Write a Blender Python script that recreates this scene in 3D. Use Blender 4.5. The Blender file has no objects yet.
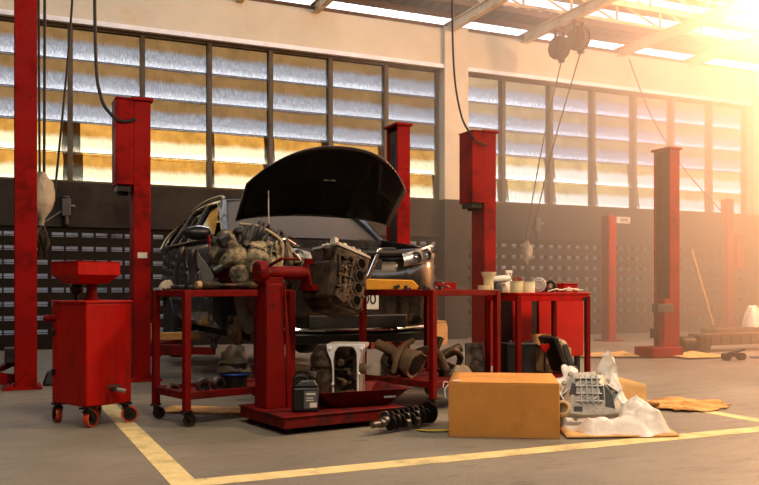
import bpy, bmesh, math, random
from mathutils import Vector, Matrix, Euler, noise
random.seed(7)
SC = bpy.context.scene
COL = SC.collection
PI = math.pi
A = math.radians(24.5); CA, SA = math.cos(A), math.sin(A)
CAM_H = 0.9

def G(lat, d, z=0.0):
    """metres to the right of / ahead of the viewpoint -> world (x along the back wall, y towards it)"""
    return Vector((d*SA + lat*CA, d*CA - lat*SA, z))
def R(deg): return math.radians(deg)
def rot(x=0, y=0, z=0): return Euler((R(x), R(y), R(z))).to_matrix()
def lin(c):
    if isinstance(c, str):
        c = [int(c[i:i+2], 16)/255 for i in (0, 2, 4)]
        return tuple(v/12.92 if v <= .04045 else ((v+.055)/1.055)**2.4 for v in c)
    return tuple(c)

# ------------------------------------------------------------------ materials
MATS = {}
def newmat(name):
    m = bpy.data.materials.new(name); m.use_nodes = True
    nt = m.node_tree; nt.nodes.clear()
    o = nt.nodes.new('ShaderNodeOutputMaterial')
    return m, nt, o
def N(nt, t, **kw):
    n = nt.nodes.new(t)
    for k, v in kw.items():
        if k in n.inputs.keys(): n.inputs[k].default_value = v
        else: setattr(n, k, v)
    return n
def ramp(nt, fac, stops):
    r = nt.nodes.new('ShaderNodeValToRGB')
    e = r.color_ramp.elements
    while len(e) < len(stops): e.new(.5)
    for k, (p, c) in enumerate(stops):
        e[k].position = p
        e[k].color = (*c, 1) if len(c) == 3 else c
    nt.links.new(fac, r.inputs['Fac'])
    return r
def mixc(nt, fac, a, b):
    m = nt.nodes.new('ShaderNodeMix'); m.data_type = 'RGBA'
    for sock, v in ((m.inputs[0], fac), (m.inputs[6], a), (m.inputs[7], b)):
        if hasattr(v, 'is_output'): nt.links.new(v, sock)
        elif isinstance(v, (int, float)): sock.default_value = v
        else: sock.default_value = (*v, 1)
    return m.outputs[2]
def pmat(name, col, rough=.5, metal=0., var=.18, scale=6., dirt=None, damt=.45, dscale=3., bump=0., bscale=40., coat=0., spec=.5, stretch=None, sheen=0.):
    """procedural painted / metal / cloth material: base colour varied by noise, dirt in irregular stains, fine bump"""
    if name in MATS: return MATS[name]
    m, nt, o = newmat(name)
    col = lin(col)
    b = N(nt, 'ShaderNodeBsdfPrincipled', Metallic=metal, Roughness=rough)
    b.inputs['Coat Weight'].default_value = coat
    b.inputs['Coat Roughness'].default_value = .08
    b.inputs['Specular IOR Level'].default_value = spec
    if sheen: b.inputs['Sheen Weight'].default_value = sheen
    tc = N(nt, 'ShaderNodeTexCoord')
    src = tc.outputs['Object']
    if stretch:
        mp = N(nt, 'ShaderNodeMapping'); mp.inputs['Scale'].default_value = stretch
        nt.links.new(src, mp.inputs['Vector']); src = mp.outputs['Vector']
    n1 = N(nt, 'ShaderNodeTexNoise', Scale=scale, Detail=5., Roughness=.6)
    nt.links.new(src, n1.inputs['Vector'])
    lo = tuple(max(0, c*(1-var*1.6)) for c in col); hi = tuple(min(1, c*(1+var*1.4)) for c in col)
    c1 = ramp(nt, n1.outputs['Fac'], [(.3, lo), (.5, col), (.72, hi)]).outputs['Color']
    if dirt is not None:
        n2 = N(nt, 'ShaderNodeTexNoise', Scale=dscale, Detail=8., Roughness=.72)
        nt.links.new(src, n2.inputs['Vector'])
        f = ramp(nt, n2.outputs['Fac'], [(.62-damt*.35, (0, 0, 0)), (.78-damt*.25, (1, 1, 1))]).outputs['Color']
        c1 = mixc(nt, f, c1, lin(dirt))
        rr = ramp(nt, n2.outputs['Fac'], [(.4, (rough,)*3), (.7, (min(1, rough+.25),)*3)])
        nt.links.new(rr.outputs['Color'], b.inputs['Roughness'])
    nt.links.new(c1, b.inputs['Base Color'])
    if bump:
        n3 = N(nt, 'ShaderNodeTexNoise', Scale=bscale, Detail=4.)
        nt.links.new(src, n3.inputs['Vector'])
        bp = N(nt, 'ShaderNodeBump', Strength=bump, Distance=.01)
        nt.links.new(n3.outputs['Fac'], bp.inputs['Height'])
        nt.links.new(bp.outputs['Normal'], b.inputs['Normal'])
    nt.links.new(b.outputs['BSDF'], o.inputs['Surface'])
    MATS[name] = m
    return m
def glassmat(name, tint, rough=.03, trans=.8):
    if name in MATS: return MATS[name]
    m, nt, o = newmat(name)
    t = N(nt, 'ShaderNodeBsdfTransparent'); t.inputs['Color'].default_value = (*lin(tint), 1)
    g = N(nt, 'ShaderNodeBsdfGlossy', Roughness=rough)
    f = N(nt, 'ShaderNodeFresnel', IOR=1.5)
    mx = N(nt, 'ShaderNodeMixShader')
    nt.links.new(f.outputs[0], mx.inputs[0]); nt.links.new(t.outputs[0], mx.inputs[1]); nt.links.new(g.outputs[0], mx.inputs[2])
    nt.links.new(mx.outputs[0], o.inputs['Surface'])
    MATS[name] = m
    return m

# ------------------------------------------------------------------ mesh builder
class MB:
    def __init__(s): s.bm = bmesh.new(); s.mi = 0; s.T = Matrix()
    zf = None
    def _v(s, p):
        p = s.T @ Vector(p)
        if MB.zf: p.z = MB.zf(p.z)
        return s.bm.verts.new(p)
    def _f(s, vs):
        try:
            f = s.bm.faces.new(vs); f.material_index = s.mi; return f
        except ValueError: return None
    def box(s, c, size, r=None):
        M = r.to_4x4() if r is not None else Matrix()
        h = Vector(size)/2; c = Vector(c); vs = []
        for x in (-1, 1):
            for y in (-1, 1):
                for z in (-1, 1): vs.append(s._v(c + M.to_3x3() @ Vector((x*h.x, y*h.y, z*h.z))))
        for q in ((0,1,3,2), (4,6,7,5), (0,4,5,1), (2,3,7,6), (0,2,6,4), (1,5,7,3)): s._f([vs[i] for i in q])
        return s
    def frustum(s, c0, s0, c1, s1, r=None):
        """rectangle s0 centred c0 lofted to rectangle s1 centred c1 (both in XY)"""
        M = r if r is not None else Matrix.Identity(3)
        rings = []
        for c, q in ((c0, s0), (c1, s1)):
            rings.append([s._v(M @ Vector((c[0]+sx*q[0]/2, c[1]+sy*q[1]/2, c[2]))) for sx, sy in ((-1,-1),(1,-1),(1,1),(-1,1))])
        for i in range(4): s._f([rings[0][i], rings[0][(i+1)%4], rings[1][(i+1)%4], rings[1][i]])
        s._f(rings[0][::-1]); s._f(rings[1])
        return s
    def _frame(s, d):
        d = Vector(d).normalized(); u = d.orthogonal().normalized()
        if abs(d.z) < .95: u = d.cross(Vector((0,0,1))).normalized()
        return d, u, d.cross(u)
    def cyl(s, p0, p1, r0, r1=None, seg=16, cap=True):
        r1 = r0 if r1 is None else r1
        p0, p1 = Vector(p0), Vector(p1); d, u, w = s._frame(p1-p0); rs = []
        for p, r in ((p0, r0), (p1, r1)):
            rs.append([s._v(p + (u*math.cos(2*PI*k/seg) + w*math.sin(2*PI*k/seg))*r) for k in range(seg)])
        for k in range(seg): s._f([rs[0][k], rs[0][(k+1)%seg], rs[1][(k+1)%seg], rs[1][k]])
        if cap: s._f(rs[0][::-1]); s._f(rs[1])
        return s
    def lathe(s, prof, p=(0,0,0), axis=(0,0,1), seg=24, cap=True):
        """prof: list of (radius, height along axis)"""
        p = Vector(p); d, u, w = s._frame(axis); rs = []
        for r, h in prof:
            rs.append([s._v(p + d*h + (u*math.cos(2*PI*k/seg) + w*math.sin(2*PI*k/seg))*max(r, 1e-4)) for k in range(seg)])
        for a, b in zip(rs, rs[1:]):
            for k in range(seg): s._f([a[k], a[(k+1)%seg], b[(k+1)%seg], b[k]])
        if cap: s._f(rs[0][::-1]); s._f(rs[-1])
        return s
    def tube(s, pts, r, seg=8, closed=False):
        pts = [Vector(p) for p in pts]; n = len(pts); rs = []; u = None
        for i, p in enumerate(pts):
            a = pts[i-1] if (i or closed) else p; b = pts[(i+1) % n] if (i < n-1 or closed) else p
            d = (b-a).normalized()
            u = d.orthogonal().normalized() if u is None else (u - d*u.dot(d)).normalized()
            w = d.cross(u); rr = r[i] if isinstance(r, (list, tuple)) else r
            rs.append([s._v(p + (u*math.cos(2*PI*k/seg) + w*math.sin(2*PI*k/seg))*rr) for k in range(seg)])
        for i in range(n if closed else n-1):
            a, b = rs[i], rs[(i+1) % n]
            for k in range(seg): s._f([a[k], a[(k+1)%seg], b[(k+1)%seg], b[k]])
        if not closed: s._f(rs[0][::-1]); s._f(rs[-1])
        return s
    def torus(s, c, axis, R_, r, seg=24, rs=8):
        c = Vector(c); d, u, w = s._frame(axis)
        return s.tube([c + (u*math.cos(2*PI*k/seg) + w*math.sin(2*PI*k/seg))*R_ for k in range(seg)], r, rs, True)
    def sph(s, c, r, seg=16, rings=10, M=None):
        c = Vector(c); r = Vector((r,)*3) if isinstance(r, (int, float)) else Vector(r); M = M if M is not None else Matrix.Identity(3); rr = []
        for j in range(1, rings):
            t = PI*j/rings
            rr.append([s._v(c + M @ Vector((r.x*math.sin(t)*math.cos(2*PI*k/seg), r.y*math.sin(t)*math.sin(2*PI*k/seg), r.z*math.cos(t)))) for k in range(seg)])
        top = s._v(c + M @ Vector((0,0,r.z))); bot = s._v(c + M @ Vector((0,0,-r.z)))
        for a, b in zip(rr, rr[1:]):
            for k in range(seg): s._f([a[k], b[k], b[(k+1)%seg], a[(k+1)%seg]])
        for k in range(seg): s._f([top, rr[0][k], rr[0][(k+1)%seg]]); s._f([bot, rr[-1][(k+1)%seg], rr[-1][k]])
        return s
    def prism(s, poly, off, plane='xz', at=0.):
        """closed polygon in a plane, thickened by off along the plane's normal starting from at"""
        def P(a, b, t): return {'xz': (a, t, b), 'xy': (a, b, t), 'yz': (t, a, b)}[plane]
        r0 = [s._v(P(a, b, at)) for a, b in poly]; r1 = [s._v(P(a, b, at+off)) for a, b in poly]; n = len(poly)
        for k in range(n): s._f([r0[k], r0[(k+1)%n], r1[(k+1)%n], r1[k]])
        s._f(r0[::-1]); s._f(r1)
        return s
    def grid(s, fn, nu, nv, uv=False):
        vs = [[s._v(fn(i/nu, j/nv)) for j in range(nv+1)] for i in range(nu+1)]
        lay = s.bm.loops.layers.uv.verify() if uv else None
        for i in range(nu):
            for j in range(nv):
                f = s._f([vs[i][j], vs[i+1][j], vs[i+1][j+1], vs[i][j+1]])
                if uv and f:
                    for l, (a, b) in zip(f.loops, ((i,j),(i+1,j),(i+1,j+1),(i,j+1))): l[lay].uv = (a/nu, b/nv)
        return s
    def loft(s, rings, closed=True, cap=True):
        rs = [[s._v(p) for p in r] for r in rings]; n = len(rs[0])
        for a, b in zip(rs, rs[1:]):
            for k in range(n if closed else n-1): s._f([a[k], a[(k+1)%n], b[(k+1)%n], b[k]])
        if cap and closed: s._f(rs[0][::-1]); s._f(rs[-1])
        return s
    def build(s, name, mats, parent=None, bevel=0., seg=2, smooth=40, subsurf=0, solid=0., solid_off=0., weld=False, jitter=0., jscale=6., loc=None):
        if weld: bmesh.ops.remove_doubles(s.bm, verts=s.bm.verts, dist=1e-4)
        if jitter:
            for v in s.bm.verts:
                v.co += jitter*noise.noise_vector(v.co*jscale)
        bmesh.ops.recalc_face_normals(s.bm, faces=s.bm.faces)
        me = bpy.data.meshes.new(name); s.bm.to_mesh(me); s.bm.free()
        o = bpy.data.objects.new(name, me); COL.objects.link(o)
        for m in (mats if isinstance(mats, (list, tuple)) else [mats]): me.materials.append(m)
        if smooth:
            for p in me.polygons: p.use_smooth = True
            me.set_sharp_from_angle(angle=R(smooth))
        if solid:
            k = o.modifiers.new('Solidify', 'SOLIDIFY'); k.thickness = solid; k.offset = solid_off
        if bevel:
            k = o.modifiers.new('Bevel', 'BEVEL'); k.width = bevel; k.segments = seg; k.limit_method = 'ANGLE'; k.angle_limit = R(35)
        if subsurf:
            k = o.modifiers.new('Subsurf', 'SUBSURF'); k.levels = subsurf; k.render_levels = subsurf
        if parent is not None: o.parent = parent
        if loc is not None: o.location = loc
        return o

def tag(o, label, cat, group=None, kind=None):
    o['label'] = label; o['category'] = cat
    if group: o['group'] = group
    if kind: o['kind'] = kind
    return o
def struct(o):
    o['kind'] = 'structure'; return o
def thing(name, label, cat, loc=(0,0,0), rz=0., group=None):
    o = bpy.data.objects.new(name, None); o.empty_display_size = .1; COL.objects.link(o)
    o.location = loc; o.rotation_euler = (0, 0, R(rz))
    return tag(o, label, cat, group)
def dup(root, name=None, loc=None, rz=None, label=None, group=None, scale=None):
    r = root.copy(); COL.objects.link(r)
    if loc is not None: r.location = loc
    if rz is not None: r.rotation_euler = (0, 0, R(rz))
    if label: r['label'] = label
    if group: r['group'] = group
    if scale: r.scale = scale
    for ch in list(root.children):
        c = ch.copy(); COL.objects.link(c); c.parent = r
        for g in list(ch.children):
            d = g.copy(); COL.objects.link(d); d.parent = c
    return r
def spline(pts, n=8):
    """Catmull-Rom through the points"""
    P = [Vector(p) for p in pts]; P = [P[0]*2-P[1]] + P + [P[-1]*2-P[-2]]; out = []
    for i in range(1, len(P)-2):
        a, b, c, d = P[i-1:i+3]
        for k in range(n):
            t = k/n
            out.append(.5*((2*b) + (c-a)*t + (2*a-5*b+4*c-d)*t*t + (3*b-a-3*c+d)*t**3))
    out.append(P[-2]); return out
# ------------------------------------------------------------------ palette
RED = pmat('red_paint', '6c0300', .5, var=.2, scale=5, dirt='340604', damt=.3, dscale=5, bump=.05, spec=.14)
RED_BRIGHT = pmat('bright_red_paint', 'a60a02', .42, var=.14, scale=4, dirt='7a1408', damt=.34, dscale=3.5, stretch=(3, 3, .5), spec=.2)
RED_OLD = pmat('worn_red_paint', '680602', .55, var=.3, scale=9, dirt='2c1512', damt=.45, dscale=7, bump=.12, spec=.2)
RED_LIFT = pmat('lift_red_paint', '860300', .55, var=.16, scale=2.5, dirt='3a0502', damt=.28, dscale=3, spec=.12)
BLACK_RUB = pmat('black_rubber', '100f0e', .6, var=.2, bump=.05)
BLACK_PL = pmat('black_plastic', '0d0d0e', .38, var=.2, dirt='2a2622', damt=.25)
GREY_PL = pmat('grey_plastic', '3c3c3e', .45, var=.2, dirt='1c1a19', damt=.3)
STEEL = pmat('bare_steel', '8a8680', .32, metal=1., var=.2, scale=14, dirt='3a3028', damt=.4)
DARK_STEEL = pmat('dark_steel', '3a3532', .4, metal=.9, var=.3, scale=14, dirt='1c1510', damt=.45)
CHROME = pmat('chrome', 'd8d8da', .1, metal=1., var=.05)
ALU = pmat('cast_aluminium', 'b6b0a4', .42, metal=.5, var=.18, scale=12, dirt='5a5450', damt=.3, bump=.2, bscale=60)
ALU_DIRTY = pmat('grimy_cast_metal', '6b5c48', .55, metal=.55, var=.35, scale=16, dirt='1c140d', damt=.6, dscale=9, bump=.4, bscale=35)
IRON = pmat('cast_iron', '4a3b2c', .5, metal=.6, var=.35, scale=14, dirt='15100b', damt=.55, dscale=10, bump=.35, bscale=40)
CARD = pmat('cardboard', 'c68a46', .85, var=.1, scale=3, dirt='a8743a', damt=.25, dscale=2, bump=.06, bscale=90, spec=.2)
CARD_PALE = pmat('pale_cardboard', 'd3a970', .85, var=.14, scale=4, dirt='a5753c', damt=.3, dscale=5, bump=.08, bscale=60, spec=.2)
WHITE_PL = pmat('white_plastic', 'd8d2c4', .45, var=.08, dirt='a89a80', damt=.25)
CREAM = pmat('cream_tin', 'cdbf95', .5, var=.1, dirt='8f7d52', damt=.3)
RAG = pmat('rag_cloth', 'b8ab96', .9, var=.15, dirt='6b5b45', damt=.35, bump=.4, bscale=30, spec=.1)
WOOD = pmat('pale_wood', 'c79a5c', .7, var=.2, scale=3, stretch=(1, 8, 8), dirt='7a5426', damt=.4)
YELLOW = pmat('yellow_paint', 'd8b81c', .5, var=.1)
BLUE = pmat('blue_plastic', '123c9c', .35, var=.1)
ORANGE = pmat('orange_polyurethane', 'c8431a', .45, var=.12)
CABLE = pmat('black_cable', '14110f', .6, var=.1)

# ------------------------------------------------------------------ floor
def concrete_floor():
    m, nt, o = newmat('workshop_concrete')
    b = N(nt, 'ShaderNodeBsdfPrincipled', Roughness=.5)
    b.inputs['Specular IOR Level'].default_value = .35
    tc = N(nt, 'ShaderNodeTexCoord')
    n1 = N(nt, 'ShaderNodeTexNoise', Scale=.6, Detail=6., Roughness=.6)
    n2 = N(nt, 'ShaderNodeTexNoise', Scale=2.3, Detail=8., Roughness=.75)
    n3 = N(nt, 'ShaderNodeTexNoise', Scale=60., Detail=3.)
    mp = N(nt, 'ShaderNodeMapping'); mp.inputs['Scale'].default_value = (1., 3.2, 1); mp.inputs['Rotation'].default_value = (0, 0, .3)
    nt.links.new(tc.outputs['Object'], mp.inputs['Vector'])
    for n in (n1, n3): nt.links.new(tc.outputs['Object'], n.inputs['Vector'])
    nt.links.new(mp.outputs['Vector'], n2.inputs['Vector'])
    c = ramp(nt, n1.outputs['Fac'], [(.3, lin('6b655a')), (.5, lin('7d766a')), (.7, lin('8f887a'))]).outputs['Color']
    st = ramp(nt, n2.outputs['Fac'], [(.56, (0, 0, 0)), (.70, (.75,)*3)]).outputs['Color']
    c = mixc(nt, st, c, lin('4a4237'))
    sp = ramp(nt, n3.outputs['Fac'], [(.35, (.85,)*3), (.65, (1.1,)*3)]).outputs['Color']
    mu = N(nt, 'ShaderNodeMix', data_type='RGBA', blend_type='MULTIPLY'); mu.inputs[0].default_value = 1
    nt.links.new(c, mu.inputs[6]); nt.links.new(sp, mu.inputs[7])
    nt.links.new(mu.outputs[2], b.inputs['Base Color'])
    rr = ramp(nt, n2.outputs['Fac'], [(.35, (.36,)*3), (.7, (.62,)*3)]); nt.links.new(rr.outputs['Color'], b.inputs['Roughness'])
    bp = N(nt, 'ShaderNodeBump', Strength=.08, Distance=.01); nt.links.new(n3.outputs['Fac'], bp.inputs['Height']); nt.links.new(bp.outputs['Normal'], b.inputs['Normal'])
    nt.links.new(b.outputs['BSDF'], o.inputs['Surface'])
    return m
FLOOR = concrete_floor()
m = MB(); m.box((7, 4, -.1), (30, 20, .2)); struct(m.build('floor', FLOOR, smooth=0))

TAPE = pmat('floor_line_paint', 'd9c489', .6, var=.1, scale=8, dirt='94855f', damt=.34, dscale=5, bump=.05)
def tape(n, x0, x1, y0, y1, z=.002):
    m = MB(); m.box(((x0+x1)/2, (y0+y1)/2, z/2), (x1-x0, y1-y0, z)); struct(m.build('trim_%d' % n, TAPE, smooth=0))
tape(1, .74, .865, 3.99, 7.6)
tape(2, .74, 7.5, 3.845, 3.99)
tape(3, 4.67, 4.79, 3.99, 5.35)

# ------------------------------------------------------------------ back wall
WY = 13.3
PARAPET = pmat('dark_painted_concrete', '2b241c', .7, var=.2, scale=1.6, dirt='1a140f', damt=.4, dscale=1.3, bump=.1, spec=.3)
BLOCK = pmat('dark_vent_block', '1d1813', .8, var=.25, scale=3, dirt='17120e', damt=.4, bump=.15, spec=.2)
BEAM = pmat('cream_wall_paint', 'c9c0aa', .7, var=.07, scale=1.2, dirt='c2ad86', damt=.25, dscale=.9, bump=.03, spec=.25)
TRIMW = pmat('white_trim_paint', 'e2e2e6', .5, var=.06)
X0, X1 = -2.2, 15.6
m = MB()
rows = [1.69 - .205*i for i in range(8)]
zb = [1.80] + [(a+b)/2 for a, b in zip(rows, rows[1:])] + [0.]
hs = .07
edges = [2.46]
for r in rows: edges += [r+hs/2, r-hs/2]
edges += [0.]
m.box(((X0+X1)/2, WY+.06, (2.46+1.80)/2), (X1-X0, .20, .66))
m.mi = 1
tops = [1.80] + [r-hs/2 for r in rows]; bots = [r+hs/2 for r in rows] + [0.]
for t, b in zip(tops, bots): m.box(((X0+X1)/2, WY+.08, (t+b)/2), (X1-X0, .12, t-b))
nb = int((X1-X0)/.42)
for r in rows:
    for k in range(nb):
        x = X0 + .42*k
        m.box((x+.025, WY+.08, r), (.05, .12, hs)); m.box((x+.235, WY+.08, r), (.022, .12, hs))
        # thin cross lip inside each opening
        m.box((x+.137, WY+.125, r-.012), (.18, .03, .008)); m.box((x+.333, WY+.125, r-.012), (.18, .03, .008))
    m.box(((X1+X0+.42*nb)/2, WY+.08, r), (X1-X0-.42*nb+.01, .12, hs))
wall = m.build('wall_back', [PARAPET, BLOCK], smooth=0); struct(wall)
m = MB(); m.box(((X0+X1)/2, WY+.02, 5.135), (X1-X0, .34, .69)); struct(m.build('trim_4', BEAM, smooth=0, bevel=.01))
m = MB(); m.box(((X0+X1)/2, WY-.17, 4.80), (X1-X0, .06, .07)); struct(m.build('trim_5', TRIMW, smooth=0))
# columns: cream above the sill, dark paint below
for i, (a, b) in enumerate(((-.6, -.1), (7.22, 7.70), (14.68, 15.35))):
    m = MB(); m.box(((a+b)/2, WY-.04, 3.98), (b-a, .36, 3.04))
    m.mi = 1; m.box(((a+b)/2, WY-.04, 1.23), (b-a, .36, 2.46))
    struct(m.build('trim_%d' % (6+i), [BEAM, PARAPET], smooth=0, bevel=.008))
# side walls, out of the frame, close the room
SIDEW = pmat('side_wall_paint', '6a5c48', .8, var=.1)
m = MB(); m.box((-4.1, 4.0, 3.2), (.2, 20, 6.4)); struct(m.build('wall_left', SIDEW, smooth=0))
m = MB(); m.box((21.1, 4.0, 3.2), (.2, 20, 6.4)); struct(m.build('wall_right', SIDEW, smooth=0))
m = MB(); m.box((8.5, -5.9, 3.2), (25.4, .2, 6.4)); struct(m.build('wall_front', SIDEW, smooth=0))
m = MB(); m.box((18.3, WY+.1, 3.2), (5.4, .2, 6.4)); m.box((-3.1, WY+.1, 3.2), (1.9, .2, 6.4)); struct(m.build('wall_back_side', SIDEW, smooth=0))

# ------------------------------------------------------------------ louvred window bays
def sheet(name, clear, tint, brown, tr, band_v, slo=.34, vlo=.45):
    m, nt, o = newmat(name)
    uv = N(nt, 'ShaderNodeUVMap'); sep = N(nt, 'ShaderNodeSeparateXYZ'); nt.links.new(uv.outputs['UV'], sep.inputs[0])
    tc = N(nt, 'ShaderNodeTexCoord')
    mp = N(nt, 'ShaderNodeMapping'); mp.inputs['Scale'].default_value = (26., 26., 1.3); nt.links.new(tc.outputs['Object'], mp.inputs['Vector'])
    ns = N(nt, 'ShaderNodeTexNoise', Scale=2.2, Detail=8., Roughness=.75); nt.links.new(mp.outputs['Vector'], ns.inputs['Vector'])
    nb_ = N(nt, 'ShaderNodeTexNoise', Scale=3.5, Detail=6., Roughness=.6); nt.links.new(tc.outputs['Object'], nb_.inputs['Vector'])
    # brown upper band painted in as shade of overlapping sheets, edge broken by noise
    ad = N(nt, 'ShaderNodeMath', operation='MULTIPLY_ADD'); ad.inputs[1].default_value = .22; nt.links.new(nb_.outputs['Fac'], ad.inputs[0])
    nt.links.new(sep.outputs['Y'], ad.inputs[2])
    shade_band = ramp(nt, ad.outputs[0], [(band_v, (1, 1, 1)), (band_v+.16, (0, 0, 0))]).outputs['Color']
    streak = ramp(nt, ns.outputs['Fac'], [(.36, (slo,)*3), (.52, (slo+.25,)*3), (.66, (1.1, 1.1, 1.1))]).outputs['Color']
    vgr = ramp(nt, sep.outputs['Y'], [(.40, (vlo,)*3), (.72, ((1+vlo)*.5,)*3), (.90, (1.5,)*3), (.97, (1.7,)*3), (1., (.5,)*3)]).outputs['Color']  # sky light painted in: brightens downward, dark line at the lower edge
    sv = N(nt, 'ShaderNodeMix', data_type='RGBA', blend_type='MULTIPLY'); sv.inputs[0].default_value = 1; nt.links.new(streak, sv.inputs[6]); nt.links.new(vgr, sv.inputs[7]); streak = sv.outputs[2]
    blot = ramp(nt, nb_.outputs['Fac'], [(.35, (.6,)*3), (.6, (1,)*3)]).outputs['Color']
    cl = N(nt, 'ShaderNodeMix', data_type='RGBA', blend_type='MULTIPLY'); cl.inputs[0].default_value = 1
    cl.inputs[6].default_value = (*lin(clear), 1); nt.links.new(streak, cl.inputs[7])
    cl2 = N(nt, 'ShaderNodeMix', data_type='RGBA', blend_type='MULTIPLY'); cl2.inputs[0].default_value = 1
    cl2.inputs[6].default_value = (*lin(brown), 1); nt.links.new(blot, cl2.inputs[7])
    tcol = mixc(nt, shade_band, cl.outputs[2], cl2.outputs[2])
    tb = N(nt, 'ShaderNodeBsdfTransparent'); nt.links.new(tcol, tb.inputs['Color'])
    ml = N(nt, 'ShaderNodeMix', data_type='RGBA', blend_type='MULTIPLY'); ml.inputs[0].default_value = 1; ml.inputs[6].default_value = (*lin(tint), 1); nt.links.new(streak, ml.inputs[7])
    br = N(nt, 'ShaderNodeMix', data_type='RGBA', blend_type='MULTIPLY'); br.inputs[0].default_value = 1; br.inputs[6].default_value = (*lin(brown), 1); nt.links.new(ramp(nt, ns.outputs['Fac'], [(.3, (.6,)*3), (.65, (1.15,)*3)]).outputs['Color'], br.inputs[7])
    tl = N(nt, 'ShaderNodeBsdfTranslucent'); nt.links.new(mixc(nt, shade_band, ml.outputs[2], br.outputs[2]), tl.inputs['Color'])
    df = N(nt, 'ShaderNodeBsdfDiffuse'); nt.links.new(mixc(nt, shade_band, lin(tint), lin(brown)), df.inputs['Color'])
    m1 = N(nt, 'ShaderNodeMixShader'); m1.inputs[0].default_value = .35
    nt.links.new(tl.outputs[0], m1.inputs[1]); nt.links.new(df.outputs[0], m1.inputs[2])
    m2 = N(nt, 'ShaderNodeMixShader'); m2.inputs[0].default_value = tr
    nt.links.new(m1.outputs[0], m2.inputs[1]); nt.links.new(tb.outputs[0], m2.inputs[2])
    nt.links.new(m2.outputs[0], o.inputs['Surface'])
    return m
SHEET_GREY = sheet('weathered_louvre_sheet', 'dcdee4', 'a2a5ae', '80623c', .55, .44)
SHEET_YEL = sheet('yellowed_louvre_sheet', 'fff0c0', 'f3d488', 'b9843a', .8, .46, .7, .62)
SHEET_HAZED = sheet('hazed_louvre_sheet', 'f2f0f4', 'c4c2c8', 'ae9068', .7, .44)  # copies of the sheets with the paleness of haze painted in
SHEET_HAZED_YEL = sheet('hazed_yellow_louvre_sheet', 'fff6dc', 'f8e2b0', 'd0a868', .85, .42, .7, .75)
MULL = pmat('window_frame_paint', '554c3f', .6, metal=.2, var=.2, dirt='2a2118', damt=.3)
zrow = [4.765, 4.31, 3.84, 3.385, 2.925, 2.465]
random.seed(11)
def window(n, xs):
    fr = MB(); a, b = xs[0], xs[-1]
    fr.box(((a+b)/2, WY+.03, 4.765), (b-a, .10, .05)); fr.box(((a+b)/2, WY+.03, 2.475), (b-a, .10, .03))
    fr.box((a+.02, WY+.03, 3.62), (.04, .10, 2.3)); fr.box((b-.02, WY+.03, 3.62), (.04, .10, 2.3))
    F = fr.build('window_%d' % n, MULL, smooth=0); struct(F)
    for x in xs[1:-1]:
        k = MB(); k.box((x, WY+.045, 3.62), (.045, .17, 2.28)); k.box((x, WY-.03, 3.62), (.075, .012, 2.28)); k.build('mullion', MULL, F, smooth=0)
    p = MB()
    for i, (x0, x1) in enumerate(zip(xs, xs[1:])):
        for r in range(5):
            t, bt = zrow[r]+(.03 if r == 0 else 0), zrow[r+1]
            p.mi = 0 if r < 3 else 1
            bow = random.uniform(.01, .03); sag = random.uniform(.0, .025); sk = random.uniform(-.008, .008)
            def fn(u, v, x0=x0, x1=x1, t=t, bt=bt, bow=bow, sag=sag, sk=sk):
                w = x1-x0-.012
                x = x0+.006+u*w
                z = t-.012 + (bt-.03-t)*v + (sk*(u-.5)*2 - sag*(1-(2*u-1)**2))*v
                y = WY+.115 - .085*v + bow*math.sin(PI*v) - .015*(1-(2*u-1)**2)*v
                return (x, y, z)
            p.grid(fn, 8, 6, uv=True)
            if r >= 3:
                # narrow grey strips left over at the sides of the newer yellow sheets
                p.mi = 0
                for (sa, sb) in ((x0+.03, x0+.03+random.uniform(.05, .16)), (x1-.03-random.uniform(.0, .10), x1-.025)):
                    if sb-sa < .05: continue
                    p.grid(lambda u, v, sa=sa, sb=sb, t=t, bt=bt: (sa+(sb-sa)*(u+.12*math.sin(5*v)*(1-u)), WY+.10-.085*v, t-.01+(bt-.02-t)*v), 2, 6, uv=True)
    p.build('louvre_panes', [SHEET_GREY, SHEET_YEL] if n == 1 else [SHEET_HAZED, SHEET_HAZED_YEL], F)
    s = MB()
    for r in range(1, 5):
        s.box(((a+b)/2, WY+.12, zrow[r]+.0), (b-a-.06, .02, .014))
    s.build('louvre_rail', MULL, F, smooth=0)
window(1, [-.1, 1.04, 2.08, 3.11, 4.11, 5.15, 6.18, 7.21])
window(2, [7.72, 8.56, 9.62, 10.62, 11.64, 12.62, 13.66, 14.68])

# ------------------------------------------------------------------ outside: ground, and a wall added to dim the vent slots
OUTG = pmat('outside_paving', '8a8880', .9, var=.1)
OUTW = pmat('slot_dimming_wall', 'dfe5f4', .85, var=.12, dirt='6e7078', damt=.3)
m = MB(); m.box((7, 22, -.1), (60, 16, .2)); struct(m.build('outside_ground', OUTG, smooth=0))
m = MB(); m.box((7, 15.6, 1.0), (40, .2, 2.0)); struct(m.build('wall_added_outside', OUTW, smooth=0))

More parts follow.
